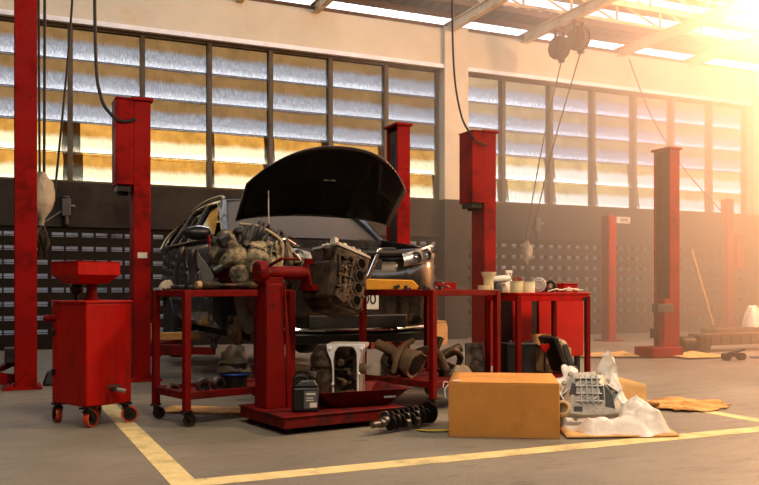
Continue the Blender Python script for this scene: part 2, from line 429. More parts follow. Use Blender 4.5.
# ------------------------------------------------------------------ roof: rafters, purlins, sheets
ROOFM = pmat('roof_sheet_metal', '6f6457', .6, metal=.2, var=.2, scale=3, dirt='4a3622', damt=.45, dscale=3, stretch=(6, 1, 1))
m_, nt_, o_ = newmat('skylight_sheet')
tb = N(nt_, 'ShaderNodeBsdfTransparent'); tl = N(nt_, 'ShaderNodeBsdfTranslucent'); mx = N(nt_, 'ShaderNodeMixShader')
tc = N(nt_, 'ShaderNodeTexCoord'); mp = N(nt_, 'ShaderNodeMapping'); mp.inputs['Scale'].default_value = (12, 1, 1); nt_.links.new(tc.outputs['Object'], mp.inputs['Vector'])
nn = N(nt_, 'ShaderNodeTexNoise', Scale=1.5, Detail=5.); nt_.links.new(mp.outputs['Vector'], nn.inputs['Vector'])
cc = ramp(nt_, nn.outputs['Fac'], [(.3, (.62, .64, .68)), (.6, (.95, .96, 1.))]).outputs['Color']
nt_.links.new(cc, tb.inputs['Color']); nt_.links.new(cc, tl.inputs['Color']); mx.inputs[0].default_value = .7
nt_.links.new(tl.outputs[0], mx.inputs[1]); nt_.links.new(tb.outputs[0], mx.inputs[2]); nt_.links.new(mx.outputs[0], o_.inputs['Surface'])
SKYL = m_
SL = .15
def rz_(y): return 5.90 + SL*(WY+.2-y)
bands = [(13.7, 12.95, 0), (12.95, 11.7, 1), (11.7, 11.3, 0), (11.3, 9.2, 1), (9.2, 8.4, 0), (8.4, 5.4, 0), (5.4, 4.2, 1), (4.2, -6, 0)]
m = MB()
for y0, y1, k in bands:
    m.mi = k; n = max(2, int((y0-y1)/.5))
    def fn(u, v): 
        y = y0 + (y1-y0)*v; x = -4 + 25*u
        return (x, y, rz_(y) + .012*math.cos(u*25*2*PI/.25))
    m.grid(fn, 800, 2)
struct(m.build('ceiling', [ROOFM, SKYL], smooth=60))
RAFT = pmat('rafter_paint', 'cbb690', .55, var=.12, dirt='8a6a42', damt=.35, dscale=2)
PURL = pmat('rusty_purlin', '6b4c30', .65, var=.25, dirt='3f2a18', damt=.4)
tn = 9
for y in (13.45, 12.95, 12.3, 11.7, 10.6, 9.6, 8.4):
    m = MB(); z = rz_(y)-.075
    m.box((8.5, y, z), (25, .05, .10)); m.box((8.5, y+.03, z+.045), (25, .07, .01)); struct(m.build('trim_%d' % tn, PURL, smooth=0)); tn += 1
# pipe/plate along the top of the beam
m = MB(); m.box((8.5, WY+.0, 5.51), (25, .30, .06)); struct(m.build('trim_%d' % tn, PURL, smooth=0)); tn += 1
def ibeam(p0, p1, h=.16, w=.10, mat=RAFT):
    global tn
    p0, p1 = Vector(p0), Vector(p1); L = (p1-p0).length
    d = (p1-p0).normalized(); q = d.to_track_quat('Y', 'Z').to_matrix()
    m = MB(); m.T = Matrix.Translation((p0+p1)/2) @ q.to_4x4()
    m.box((0, 0, 0), (.02, L, h)); m.box((0, 0, h/2), (w, L, .018)); m.box((0, 0, -h/2), (w, L, .018))
    struct(m.build('trim_%d' % tn, mat, smooth=0)); tn += 1
for x in (3.55, 4.83, 7.35, 8.93, 11.15, 12.95):
    ibeam((x, WY-.05, 5.50), (x+.05, 3.0, 5.62))
# roof truss web parallel to the wall
def webbing(xa, xb, y, z0, z1, n):
    global tn
    m = MB()
    m.box(((xa+xb)/2, y, z0), (xb-xa, .05, .05)); m.box(((xa+xb)/2, y, z1), (xb-xa, .05, .05))
    for k in range(n+1):
        x = xa+(xb-xa)*k/n
        m.cyl((x, y, z0), (x, y, z1), .022, seg=8)
        if k < n: m.cyl((x, y, z1), (x+(xb-xa)/n, y, z0), .018, seg=8)
    struct(m.build('trim_%d' % tn, RAFT)); tn += 1
webbing(6.2, 15.2, 12.1, 5.68, 6.05, 9)
webbing(8.9, 15.2, 11.2, 5.62, 6.15, 5)

# ------------------------------------------------------------------ camera, sky, lights
cam = bpy.data.cameras.new('camera'); camo = bpy.data.objects.new('camera', cam); COL.objects.link(camo)
cam.sensor_width = 36; cam.lens = 849/759*36; cam.shift_y = 45.5/759
cam.clip_end = 200
camo.location = (0, 0, CAM_H); camo.rotation_euler = (R(90), 0, -A)
SC.camera = camo
W = bpy.data.worlds.new('sky'); SC.world = W; W.use_nodes = True
nt = W.node_tree; nt.nodes.clear()
bg = N(nt, 'ShaderNodeBackground', Strength=2.2); bg.inputs['Color'].default_value = (.97, .975, 1., 1)
wo = nt.nodes.new('ShaderNodeOutputWorld'); nt.links.new(bg.outputs[0], wo.inputs['Surface'])
def sun(name, az, el, e, col, ang=2.):
    l = bpy.data.lights.new(name, 'SUN'); l.energy = e; l.color = col; l.angle = R(ang)
    o = bpy.data.objects.new(name, l); COL.objects.link(o)
    d = Vector((math.sin(R(az))*math.cos(R(el)), math.cos(R(az))*math.cos(R(el)), math.sin(R(el))))   # towards the sun
    o.rotation_euler = d.to_track_quat('Z', 'Y').to_euler(); return o
def area(name, p, target, size, e, col, sy=None):
    l = bpy.data.lights.new(name, 'AREA'); l.energy = e; l.color = col; l.size = size
    if sy: l.shape = 'RECTANGLE'; l.size_y = sy
    o = bpy.data.objects.new(name, l); COL.objects.link(o); o.location = p
    o.rotation_euler = (Vector(p)-Vector(target)).to_track_quat('Z', 'Y').to_euler(); return o
WARM = (1., .70, .42)
area('added_fill_light', (6.6, 3.0, 5.2), (5.2, 5.2, 0), 1.0, 430, WARM)  # added fill lights outside the view, no fixtures in the room
area('added_fill_light', (1.2, 2.4, 5.2), (1.5, 5.5, 0), 1.0, 170, (1., .78, .52))
area('added_fill_light', (4.5, 9.5, 5.3), (4.5, 13, 3.8), 1.0, 14, (1., .92, .8))  # added to brighten the beam and back wall
area('added_fill_light', (12.0, 9.0, 5.3), (11.5, 11, 1), 1.0, 220, (1., .62, .34))
def point_light(name, p, e, col, r=.25):
    l = bpy.data.lights.new(name, 'POINT'); l.energy = e; l.color = col; l.shadow_soft_size = r
    o = bpy.data.objects.new(name, l); COL.objects.link(o); o.location = p; return o
point_light('added_glow_light', (10.2, 8.6, 5.2), 1350, (1., .46, .22))  # added warm light that makes the haze glow at upper right
point_light('added_side_light', (12.6, 7.2, 3.0), 4000, (1., .37, .12), .6)  # added warm light for the haze at right, no doorway there

SC.view_settings.view_transform = 'Standard'; SC.view_settings.look = 'None'
SC.view_settings.exposure = 0.; SC.view_settings.gamma = 1.; SC.view_settings.use_curve_mapping = False
SC.cycles.use_denoising = True
SC.cycles.max_bounces = 8; SC.cycles.transparent_max_bounces = 16; SC.cycles.volume_bounces = 0; SC.cycles.volume_max_steps = 20
SC.cycles.caustics_reflective = False; SC.cycles.caustics_refractive = False
SC.cycles.sample_clamp_indirect = 6.

# haze added to give a sun flare's glow, thicker towards the far right end: a volume bounded to the room
HAZE_ON = True
HAZE = .17
def haze():
    g = N(nt, 'ShaderNodeNewGeometry'); sp = N(nt, 'ShaderNodeSeparateXYZ'); nt.links.new(g.outputs['Position'], sp.inputs[0])
    def mr(sock, a, b, lo, hi):
        n = N(nt, 'ShaderNodeMapRange'); n.inputs[1].default_value = a; n.inputs[2].default_value = b; n.inputs[3].default_value = lo; n.inputs[4].default_value = hi
        nt.links.new(sock, n.inputs[0]); return n.outputs[0]
    def mul(a, b):
        n = N(nt, 'ShaderNodeMath', operation='MULTIPLY'); nt.links.new(a, n.inputs[0]); nt.links.new(b, n.inputs[1]); return n.outputs[0]
    d = mr(sp.outputs['X'], 4.0, 9.5, .0, HAZE)
    d = mul(d, mr(sp.outputs['Y'], 13.1, 13.2, 1., 0.)); d = mul(d, mr(sp.outputs['Z'], 5.4, 5.8, 1., 0.))
    d = mul(d, mr(sp.outputs['X'], 20., 20.8, 1., 0.)); d = mul(d, mr(sp.outputs['Y'], 2.0, 4.0, 0., 1.)); d = mul(d, mr(sp.outputs['Z'], -.05, 0., 0., 1.))
    v = N(nt, 'ShaderNodeVolumeScatter', Anisotropy=.45); v.inputs['Color'].default_value = (1., .82, .62, 1)
    nt.links.new(d, v.inputs['Density']); nt.links.new(v.outputs[0], wo.inputs['Volume'])
    W.cycles.volume_step_size = 1.5 if hasattr(W.cycles, 'volume_step_size') else None
if HAZE_ON: haze()
# ------------------------------------------------------------------ two-post lifts
SIGNW = pmat('sticker_white', 'cfc8bc', .6, var=.1)
def lift_post(loc, side, h, w, d, label, cabinet=False, base=True, arms=(), cz=.30, pads=False):
    """side +1: channel opens to +x.  C-section column, carriage inside it, bolted base plate"""
    T = thing('lift_post', label, 'lift post', loc, 0, 'red two-post vehicle lifts')
    s = side; t = .025
    poly = [(-w/2, -d/2), (w/2, -d/2), (w/2, -d/2+t), (-w/2+t, -d/2+t), (-w/2+t, d/2-t), (w/2, d/2-t), (w/2, d/2), (-w/2, d/2)]
    if s < 0: poly = [(-x, y) for x, y in poly][::-1]
    m = MB(); m.prism(poly, h-.02, 'xy', .02)
    # return lips that guide the carriage
    for z in (h*.33, h*.36, h*.66, h*.70, h*.79, h*.82):
        for x in (-.04, .04): m.cyl((x, -d/2-.006, z), (x, -d/2+.01, z), .009, seg=8)
    m.build('column', RED_LIFT, T, bevel=.006)
    m = MB(); m.box((0, 0, h+.01), (w+.05, d+.05, .03)); m.build('top_plate', RED_LIFT, T, bevel=.005)
    if base:
        m = MB(); m.box((s*.03, 0, .012), (w+.14, d+.14, .024)); 
        for x in (-.08, .12):
            for y in (-.2, .2): m.cyl((s*x, y*.95, .02), (s*x, y*.9, .05), .016, seg=6)
        for y in (-d/2-.02, d/2+.02): m.prism([(-s*.06, .02), (s*.10, .02), (-s*.06, .22)] if s > 0 else [(.06, .02), (-.10, .02), (.06, .22)], .012, 'xz', y)
        m.build('base_plate', RED_LIFT, T, bevel=.003)
    m = MB(); m.box((s*.0, 0, cz+.27), (w*.6, d-.08, .62)); m.box((s*(w/2+.03), 0, cz), (.10, d*.9, .13)); m.build('carriage', DARK_STEEL, T, bevel=.006)
    m = MB(); m.box((s*(w/2-.03), 0, h/2+.4), (.012, d-.06, h-.9))  # dark strip stands in for shade inside the channel, with ladder rungs
    for k in range(30): m.box((s*(w/2-.02), .03, .95+k*(h-1.1)/30), (.012, .05, .035))
    m.build('channel_shade_strip', pmat('channel_shade_dark', '2a2018', .7), T, smooth=0)
    for (ax, ay) in arms:
        p0 = Vector((s*(w/2+.06), .10 if ay > 0 else -.10, cz)); p1 = Vector((ax, ay, cz)); dd = p1-p0; L = dd.length
        q = dd.to_track_quat('X', 'Z').to_matrix()
        m = MB(); m.T = Matrix.Translation(p0) @ q.to_4x4(); m.box((L*.3, 0, 0), (L*.6, .11, .10)); m.box((L*.7, 0, 0), (L*.6, .08, .07))
        m.cyl((0, 0, -.07), (0, 0, .07), .05, seg=16)
        a = m.build('lift_arm', RED_OLD, T, bevel=.005)
        m = MB(); m.cyl(p1+Vector((0,0,.03)), p1+Vector((0,0,.12)), .035); m.cyl(p1+Vector((0,0,.12)), p1+Vector((0,0,.15)), .065); m.build('arm_pad', BLACK_RUB, a)
    if cabinet:
        zc = h-.41
        m = MB(); x = -s*(w/2+.085)
        m.box((x, 0, zc), (.165, d+.01, .82)); m.box((x, 0, zc+.415), (.175, d+.03, .02))
        c = m.build('motor_cabinet', RED_LIFT, T, bevel=.008)
        m = MB(); m.box((x, 0, zc-.44), (.13, d-.06, .06)); m.cyl((x, 0, zc-.5), (x, 0, zc-.44), .05); m.build('motor', DARK_STEEL, c)
        m = MB(); m.box((x+.095*s, 0, zc+.08), (.015, d-.02, .7)); m.build('door_seam', BLACK_RUB, c)
    if pads:
        m = MB(); m.box((s*.16, -.10, .64), (.26, .12, .11)); m.build('rubber_stop', GREY_PL, T, bevel=.01)
        m = MB(); m.box((s*.13, -.10, .42), (.09, .10, .68)); m.frustum((s*.16, -.12, .03), (.22, .1), (s*.10, -.12, .34), (.09, .06)); m.build('folded_arm', RED_LIFT, T, bevel=.008)
        m = MB(); m.box((s*.18, -.05, .07), (.52, .34, .13)); m.build('floor_beam', RED_LIFT, T, bevel=.008)
    return T
LA = (1.315, 8.55, 0); LB = (4.16, 8.62, 0); LC = (5.27, 8.60, 0); LD = (8.09, 8.62, 0)
pA = lift_post(LA, 1, 2.71, .158, .29, 'red lift post with motor cabinet, between the drain cart and the dark car', True, arms=((.62, .95), (.60, -.55)))
m = MB(); m.box((.0, -.148, 1.215), (.09, .004, .055)); k = m.build('sticker', SIGNW, pA); k['label'] = 'small white rating sticker'
lift_post(LB, -1, 2.71, .158, .29, 'red lift post without cabinet, rising behind the open hood of the car', arms=((-.60, .95), (-.62, -.55)))
lift_post(LC, 1, 2.71, .158, .29, 'red lift post with motor cabinet, in front of the cream wall column', True)
lift_post(LD, -1, 2.71, .165, .30, 'tall faded red lift post standing on a red floor beam, right of the red cabinet', pads=True)
lift_post((.27, 8.30, 0), -1, 3.95, .185, .28, 'tallest red lift post at the far left, running up out of the picture')

# four-post lift in the far right corner: two of its posts and its runway rails
def corner_post(loc, h, label, box=False):
    T = thing('corner_post', label, 'lift post', loc, 0, 'posts of the four-post lift')
    m = MB(); m.box((-.05, 0, h/2), (.03, .17, h)); m.box((.02, -.075, h/2), (.17, .02, h)); m.box((.02, .075, h/2), (.17, .02, h)); m.box((.09, -.05, h/2), (.02, .04, h))
    m.build('column', RED_LIFT, T, bevel=.005)
    m = MB(); m.box((.02, 0, h+.01), (.19, .19, .02)); m.cyl((.02, 0, h), (.02, 0, h+.09), .012); m.build('cap', RED_LIFT, T)
    m = MB(); m.box((.02, 0, .012), (.34, .34, .024)); m.build('base_plate', RED_LIFT, T)
    if box:
        m = MB(); m.box((.23, -.06, 1.62), (.2, .16, .70)); c = m.build('control_box', RED_LIFT, T, bevel=.01)
        m = MB(); m.box((.23, -.143, 1.8), (.12, .01, .1)); m.cyl((.23, -.15, 1.45), (.23, -.14, 1.45), .025); m.build('switch_panel', DARK_STEEL, c)
    return T
corner_post((9.5, 11.5, 0), 2.10, 'short faded red post beside the white wall sign, between the tall lift posts')
corner_post((13.12, 12.35, 0), 2.62, 'faded red post with control box in the far right corner', True)

RAIL = pmat('runway_steel', '5a4030', .55, metal=.3, var=.25, dirt='2f2018', damt=.4)
def runway(y, label):
    m = MB(); L = 4.6; x0 = 9.05 if y < 10 else 10.5
    m.box((x0+L/2, y, .235), (L, .34, .03)); m.box((x0+L/2, y-.16, .16), (L, .02, .13)); m.box((x0+L/2, y+.16, .16), (L, .02, .13))
    for k in range(24): m.box((x0+.1+k*.19, y-.175, .16), (.02, .02, .12))
    m.box((x0+.06, y, .08), (.1, .3, .15)); m.box((x0+L-.06, y, .08), (.1, .3, .15))
    tag(m.build('runway_rail', RAIL, smooth=0, bevel=.004), label, 'runway', 'runway rails of the four-post lift')
runway(9.05, 'long rusty steel runway rail on the floor at far right, the nearer of the pair')
runway(10.25, 'long rusty steel runway rail on the floor at far right, the one behind')

# ------------------------------------------------------------------ hose reels, hoses, cables, wall units
REELM = pmat('hose_reel_paint', '6b4a22', .5, var=.25, dirt='2f1f10', damt=.4)
def reel(loc, label, end):
    T = thing('hose_reel', label, 'hose reel', loc, 12, 'hose reels hung from the rafter')
    m = MB(); m.lathe([(.0, -.07), (.20, -.07), (.205, -.055), (.12, -.05), (.12, .05), (.205, .055), (.20, .07), (0, .07)], (0,0,0), (1, 0, 0), 28); m.build('drum', REELM, T)
    m = MB(); m.torus((0, 0, 0), (1, 0, 0), .17, .035, 28, 8); m.build('wound_hose', CABLE, T)
    m = MB(); m.box((0, 0, .30), (.20, .06, .02)); m.box((-.10, 0, .14), (.015, .06, .34)); m.box((.10, 0, .14), (.015, .06, .34)); m.cyl((-.11, 0, 0), (.11, 0, 0), .02)
    m.tube([(0, -.1, .30), (0, -.1, .40), (0, .1, .40), (0, .1, .30)], .012, 6); m.build('bracket', REELM, T)
    m = MB(); m.box((0, -.05, -.24), (.06, .10, .05)); m.build('hose_guide', DARK_STEEL, T)
    inv = Matrix.Rotation(R(-12), 3, 'Z'); e = inv @ (Vector(end)-Vector(loc))
    m = MB(); m.tube(spline([(0, -.05, -.22), (e.x*.5, e.y*.5, e.z*.5-.02), tuple(e)], 8), .012, 6); m.build('hose', CABLE, T)
reel((8.98, 12.15, 5.08), 'brown hose reel under the rafter, the left one of the pair', (8.74, 12.85, 1.72))
reel((8.98, 11.62, 5.10), 'brown hose reel under the rafter, the right one of the pair', (8.82, 12.80, 1.72))

def cable(name, pts, r, label):
    m = MB(); m.tube(spline(pts, 10), r, 6); return tag(m.build(name, CABLE), label, 'cable', 'black cables hanging from the roof')
cable('power_cable', [(.87, 8.45, 5.2), (.885, 8.42, 3.2), (.93, 8.40, 2.72), (1.02, 8.385, 2.55), (1.13, 8.385, 2.49), (1.25, 8.385, 2.52)], .016, 'black power cable drooping into the motor cabinet of the lift post at left')
cable('power_cable', [(4.85, 8.62, 5.2), (4.87, 8.62, 3.6), (4.93, 8.55, 2.92), (5.02, 8.43, 2.64), (5.10, 8.41, 2.57), (5.20, 8.41, 2.55)], .012, 'thin cable drooping into the motor cabinet of the lift post before the cream column')
cable('power_cable', [(11.25, 13.0, 5.35), (11.7, 12.9, 4.3), (12.3, 12.7, 3.3), (13.05, 12.35, 2.35)], .014, 'thin cable slanting from the roof to the far right corner post')
cable('air_hose', [(.405, 8.95, 5.2), (.41, 8.95, 3.5), (.42, 8.95, 2.0)], .012, 'vertical black hose nearest the tall left post, above the wrapped bundle')
cable('air_hose', [(.465, 8.95, 5.2), (.465, 8.95, 3.4), (.46, 8.95, 2.02)], .014, 'second vertical black hose right of the tall left post')
cable('air_hose', [(.80, 9.1, 5.2), (.72, 9.1, 3.6), (.60, 9.1, 2.2), (.55, 9.05, 1.75)], .012, 'slanting black hose before the first louvre window')

def hang_bundle(loc, s, label):
    T = thing('hose_bundle', label, 'bundle', loc, 0, 'bundles hanging on the air hoses')
    m = MB()
    def fn(u, v):
        a = 2*PI*u; r = (.03+.085*math.sin(PI*min(1, v*1.15))**.8*(1+.12*math.sin(3*a+5*v)))*s
        return (r*math.cos(a)*.8, r*math.sin(a), (.0-.44*v)*s)
    m.grid(fn, 20, 14); m.build('plastic_wrap', RAG, T, jitter=.018*s, jscale=14, weld=True)
    m = MB()
    for k in range(5):
        a = k*1.3; m.tube(spline([(0, 0, -.40*s), (.05*math.cos(a)*s, .05*math.sin(a)*s, -.55*s), (.03*math.cos(a+1)*s, .04*math.sin(a)*s, -.68*s)], 5), .012*s, 6)
    m.sph((.01, 0, -.55*s), (.05*s, .05*s, .1*s), 10, 8); m.build('hose_end', IRON, T, jitter=.02*s, jscale=12)
hang_bundle((.44, 8.95, 2.04), 1.22, 'pale plastic wrapped bundle hanging beside the tall left post')
hang_bundle((8.78, 12.85, 1.76), 1.0, 'dusty bundle hanging at the end of the reel hoses')
def wall_unit(x, label):
    T = thing('air_regulator', label, 'regulator', (x, WY-.09, 2.08), 0, 'air regulators on the back wall')
    m = MB(); m.box((0, 0, 0), (.13, .10, .26)); m.cyl((0, 0, .13), (0, 0, .17), .05); m.build('housing', GREY_PL, T, bevel=.015)
    m = MB(); m.cyl((0, 0, -.24), (0, 0, -.13), .045); m.sph((0, 0, -.24), .045, 12, 8); m.build('filter_bowl', BLACK_PL, T)
    m = MB(); m.cyl((.05, -.03, .02), (.12, -.03, .02), .018); m.tube(spline([(-.06, -.02, -.06), (-.2, -.03, -.16), (-.36, -.05, -.28)], 6), .012, 6); m.build('fitting', STEEL, T)
wall_unit(.98, 'grey air regulator on the dark wall by the left lift post')
wall_unit(9.27, 'grey air regulator on the dark wall behind the reel hoses')
# small white wall sign
T = thing('wall_sign', 'small white sign on the dark wall beside the short faded post', 'sign', (11.33, WY-.045, 2.24))
m = MB(); m.box((0, 0, 0), (.34, .012, .13)); m.build('sign_plate', SIGNW, T)
m = MB(); [m.box((-.06+.05*k, -.008, 0), (.03, .004, .05)) for k in range(4)]; m.build('lettering', GREY_PL, T)
# ------------------------------------------------------------------ the car on the lift
CARP = pmat('car_paint', '140f0b', .24, metal=.4, var=.12, scale=2, dirt='3a2c1e', damt=.22, coat=.8)
CARIN = pmat('engine_bay_dark', '0c0a09', .7, var=.3)
HOODIN = pmat('hood_underside_paint', '140e0b', .32, metal=.2, var=.15, coat=.4)
GLASS = glassmat('window_glass', '70757a', .02)
def grey_sheen_glass():
    m, nt, o = newmat('grey_sheen_windscreen')  # grey mixed into the glass stands in for a reflection
    t = N(nt, 'ShaderNodeBsdfTransparent'); t.inputs['Color'].default_value = (.5, .5, .5, 1); d = N(nt, 'ShaderNodeBsdfPrincipled', Roughness=.45); d.inputs['Specular IOR Level'].default_value = .25; d.inputs['Base Color'].default_value = (.12, .105, .09, 1)
    x = N(nt, 'ShaderNodeMixShader'); x.inputs[0].default_value = .75; nt.links.new(t.outputs[0], x.inputs[1]); nt.links.new(d.outputs[0], x.inputs[2]); nt.links.new(x.outputs[0], o.inputs['Surface']); return m
WSCREEN = grey_sheen_glass()
LENS = glassmat('lamp_lens', 'e6e6e6', .05)
CX, CY, CZ = 2.80, 6.58, .24
car = thing('car', 'dark sport utility car with open hood, raised between two red lift posts', 'car', (CX, CY, CZ), 0)
def half(w, zb, zt, zi):
    return [(0, zb), (.6*w, zb), (.9*w, zb+.05), (.98*w, zb+.14), (1.0*w, zb+.30), (1.0*w, .5*(zb+.3+zt-.1)), (.985*w, zt-.10), (.95*w, zt-.03), (.90*w, zt), (.84*w, zt+.002), (.82*w, min(zt, zi)+ (0 if zi >= zt else .02)), (.5*w, zi), (0, zi)]
st = [(0.0, .50, .34, .76, .75), (.03, .62, .27, .86, .85), (.09, .74, .23, .95, .945), (.18, .83, .22, 1.0, .995), (.24, .86, .22, 1.02, .70),
      (.45, .915, .22, 1.05, .62), (.8, .93, .22, 1.09, .62), (1.05, .93, .22, 1.12, .62), (1.14, .93, .22, 1.13, .70), (1.18, .93, .22, 1.13, 1.13),
      (1.8, .93, .22, 1.13, 1.13), (2.6, .935, .22, 1.14, 1.14), (3.4, .935, .24, 1.15, 1.15), (4.0, .91, .28, 1.14, 1.14), (4.4, .84, .32, 1.10, 1.10), (4.58, .72, .40, 1.0, 1.0)]
rings = []
for y, w, zb, zt, zi in st:
    h = half(w, zb, zt, zi)
    rings.append([(x, y, z) for x, z in h] + [(-x, y, z) for x, z in h[-2:0:-1]])
m = MB(); m.loft(rings); m_body = m.build('body', [CARP, CARIN], car, smooth=35)
# wheel openings cut through the sides
cm = MB()
for y in (.92, 3.62): cm.cyl((-1.2, y, .34), (-.56, y, .34), .42, seg=40); cm.cyl((.56, y, .34), (1.2, y, .34), .42, seg=40)
cut = cm.build('cutter', CARIN, car, smooth=0)
k = m_body.modifiers.new('arch', 'BOOLEAN'); k.operation = 'DIFFERENCE'; k.object = cut; k.solver = 'EXACT'
bpy.context.view_layer.update()
dg = bpy.context.evaluated_depsgraph_get()
me = bpy.data.meshes.new_from_object(m_body.evaluated_get(dg)); m_body.modifiers.clear(); old = m_body.data; m_body.data = me; me.name = 'body'
cme = cut.data; bpy.data.objects.remove(cut); bpy.data.meshes.remove(cme)
for p in me.polygons: p.use_smooth = True
me.set_sharp_from_angle(angle=R(35))
MB.zf = lambda z: 1.13+(z-1.13)*.80 if z > 1.13 else z
# greenhouse: pillars and roof as swept bars and a domed panel
def bar(m, pts, w, t):
    pts = [Vector(p) for p in pts]
    m.tube(pts, w/2, 8)
def roofpt(u, v):
    x = (u*2-1)*.60*(1 - .06*(2*v-1)**2); y = 2.02+2.2*v
    z = 1.70 - .05*(2*u-1)**2 - .10*(v-.35)**2*1.6
    return (x, y, z)
m = MB(); m.grid(roofpt, 12, 14)
rf = m.build('roof', CARP, car, solid=.03)
m = MB()
for s in (-1, 1):
    m.tube(spline([(s*.80, 1.28, 1.12), (s*.74, 1.62, 1.40), (s*.64, 2.02, 1.645)], 6), .040, 8)               # A pillar
    m.tube(spline([(s*.64, 2.02, 1.645), (s*.63, 2.9, 1.665), (s*.61, 3.7, 1.62), (s*.58, 4.2, 1.53)], 6), .036, 8)   # roof rail line
    m.tube([(s*.885, 2.52, 1.13), (s*.635, 2.62, 1.655)], .040, 8)                                              # B
    m.tube([(s*.885, 3.45, 1.14), (s*.62, 3.42, 1.64)], .040, 8)                                                # C
    m.tube(spline([(s*.84, 4.25, 1.12), (s*.74, 4.30, 1.33), (s*.58, 4.2, 1.53)], 5), .060, 8)                  # D
    m.tube([(s*.86, 1.25, 1.13), (s*.895, 2.5, 1.145), (s*.89, 3.6, 1.155), (s*.84, 4.25, 1.13)], .020, 6)
m.tube(spline([(-.58, 4.2, 1.53), (0, 4.28, 1.57), (.58, 4.2, 1.53)], 5), .05, 8)
m.tube(spline([(-.64, 2.02, 1.645), (0, 1.98, 1.685), (.64, 2.02, 1.645)], 5), .035, 8)
m.build('pillars', CARP, car)
TRIMC = pmat('window_chrome_trim', 'a88f68', .3, metal=.8, var=.1)
def quadglass(name, a, b, c, d, mat, bow=(0,0,0)):
    a, b, c, d = map(Vector, (a, b, c, d)); bow = Vector(bow); g = MB()
    g.grid(lambda u, v: (a.lerp(b, u)).lerp(d.lerp(c, u), v) + bow*(1-(2*u-1)**2), 8, 4)
    return g.build(name, mat, car)
quadglass('windscreen', (-.79, 1.30, 1.13), (.79, 1.30, 1.13), (.63, 2.02, 1.66), (-.63, 2.02, 1.66), WSCREEN, (0, -.10, .02))
quadglass('rear_window', (-.80, 4.30, 1.14), (.80, 4.30, 1.14), (.57, 4.21, 1.53), (-.57, 4.21, 1.53), GLASS)
for s in (-1, 1):
    quadglass('side_window', (s*.87, 1.50, 1.14), (s*.885, 2.50, 1.14), (s*.64, 2.60, 1.65), (s*.66, 2.05, 1.62), GLASS)
    quadglass('side_window', (s*.885, 2.56, 1.14), (s*.885, 3.42, 1.14), (s*.625, 3.40, 1.64), (s*.64, 2.66, 1.65), GLASS)
    quadglass('side_window', (s*.885, 3.5, 1.15), (s*.84, 4.22, 1.14), (s*.59, 4.14, 1.53), (s*.62, 3.46, 1.63), GLASS)
    g = MB(); g.tube(spline([(s*.895, 1.40, 1.145), (s*.905, 2.5, 1.15), (s*.90, 3.6, 1.16), (s*.82, 4.22, 1.22), (s*.70, 4.05, 1.48), (s*.655, 3.3, 1.625), (s*.67, 2.3, 1.645), (s*.70, 2.0, 1.60), (s*.78, 1.72, 1.42)], 6), .010, 6)
    g.build('window_trim', TRIMC, car)
    g = MB(); g.tube(spline([(s*.60, 2.15, 1.70), (s*.60, 2.3, 1.755), (s*.595, 3.0, 1.765), (s*.58, 3.7, 1.71), (s*.575, 3.9, 1.65)], 6), .018, 8); g.build('roof_rail', pmat('roof_rail_alu', 'b0a48c', .3, metal=.8), car)
    g = MB(); g.box((s*.925, 1.86, .98), (.012, .13, .035)); g.box((s*.925, 2.8, .98), (.012, .13, .035)); g.build('door_handle', CARP, car, bevel=.005)
    g = MB()
    for y in (1.42, 2.55, 3.48): g.box((s*.931, y, .72), (.012, .012, .78))
    g.build('door_gap', CARIN, car, smooth=0)
    # mirror with chrome cap
    if s > 0: continue
    g = MB(); g.sph((s*1.03, 1.50, 1.20), (.14, .075, .085), 18, 12); g.tube([(s*.88, 1.46, 1.16), (s*.96, 1.49, 1.17)], .03, 8); mr = g.build('mirror', BLACK_PL, car)
    g = MB(); g.tube(spline([(s*.93, 1.44, 1.255), (s*1.03, 1.43, 1.27), (s*1.13, 1.44, 1.24)], 5), .013, 8); g.build('chrome_strip', CHROME, mr)
g = MB(); g.prism([(-.94, 1.0), (-.945, 1.16), (-.90, 1.16), (-.90, 1.0)], .0, 'xz', 1.3) if False else None
g = MB(); g.prism([(1.30, 1.03), (1.36, 1.16), (1.45, 1.16), (1.37, 1.03)], .012, 'yz', -.948); k = g.build('fender_marker', RED_BRIGHT, car); k['label'] = 'red strip on the front fender'
# interior: dashboard and front seats seen through the glass
g = MB(); g.box((0, 1.42, 1.05), (1.5, .4, .22)); g.build('dashboard', CARIN, car, bevel=.06)
for s in (-1, 1):
    g = MB(); g.box((s*.38, 2.35, 1.12), (.48, .14, .62), rot(-12)); g.box((s*.38, 2.40, 1.50), (.26, .09, .18), rot(-8)); g.build('seat', pmat('seat_fabric', '231c17', .9), car, bevel=.04)
g = MB(); g.torus((-.38, 1.78, 1.14), (0, 1, .4), .18, .015); g.build('steering_wheel', BLACK_PL, car)
MB.zf = None
# open hood: hinge line at y 1.12, tilted up
HT = R(41)
def hoodpt(u, v, off=0.):
    a = u*2-1
    L = .93 - .42*abs(a)**2.4
    s = v*L; x = a*.78
    up = .055*(1-a*a)*(1-.35*v) - .05*v**3*(1) + off - .035*abs(a)**6
    return (x, 1.02 - s*math.cos(HT) - up*math.sin(HT)*.5, 1.30 + s*math.sin(HT) + up*math.cos(HT))
m = MB(); m.grid(lambda u, v: hoodpt(u, v), 28, 18); hood = m.build('hood', CARP, car, solid=.012, solid_off=0)
m = MB()
def inner(u, v):
    a = u*2-1
    e = min(1, (1-abs(a))/.12) * min(1, v/.08) * min(1, (1-v)/.10)
    rib = max(0, 1 - abs(abs(a)-.38)/.07) + max(0, 1-abs(v-.52)/.07) + max(0, 1-abs(abs(a)-.85+.35*v)/.06)
    return hoodpt(.02+.96*u, .02+.95*v, -.014 - .020*max(0, e)*min(1, rib) - .004*e)
m.grid(inner, 60, 40); m.build('hood_lining', HOODIN, hood, smooth=60)
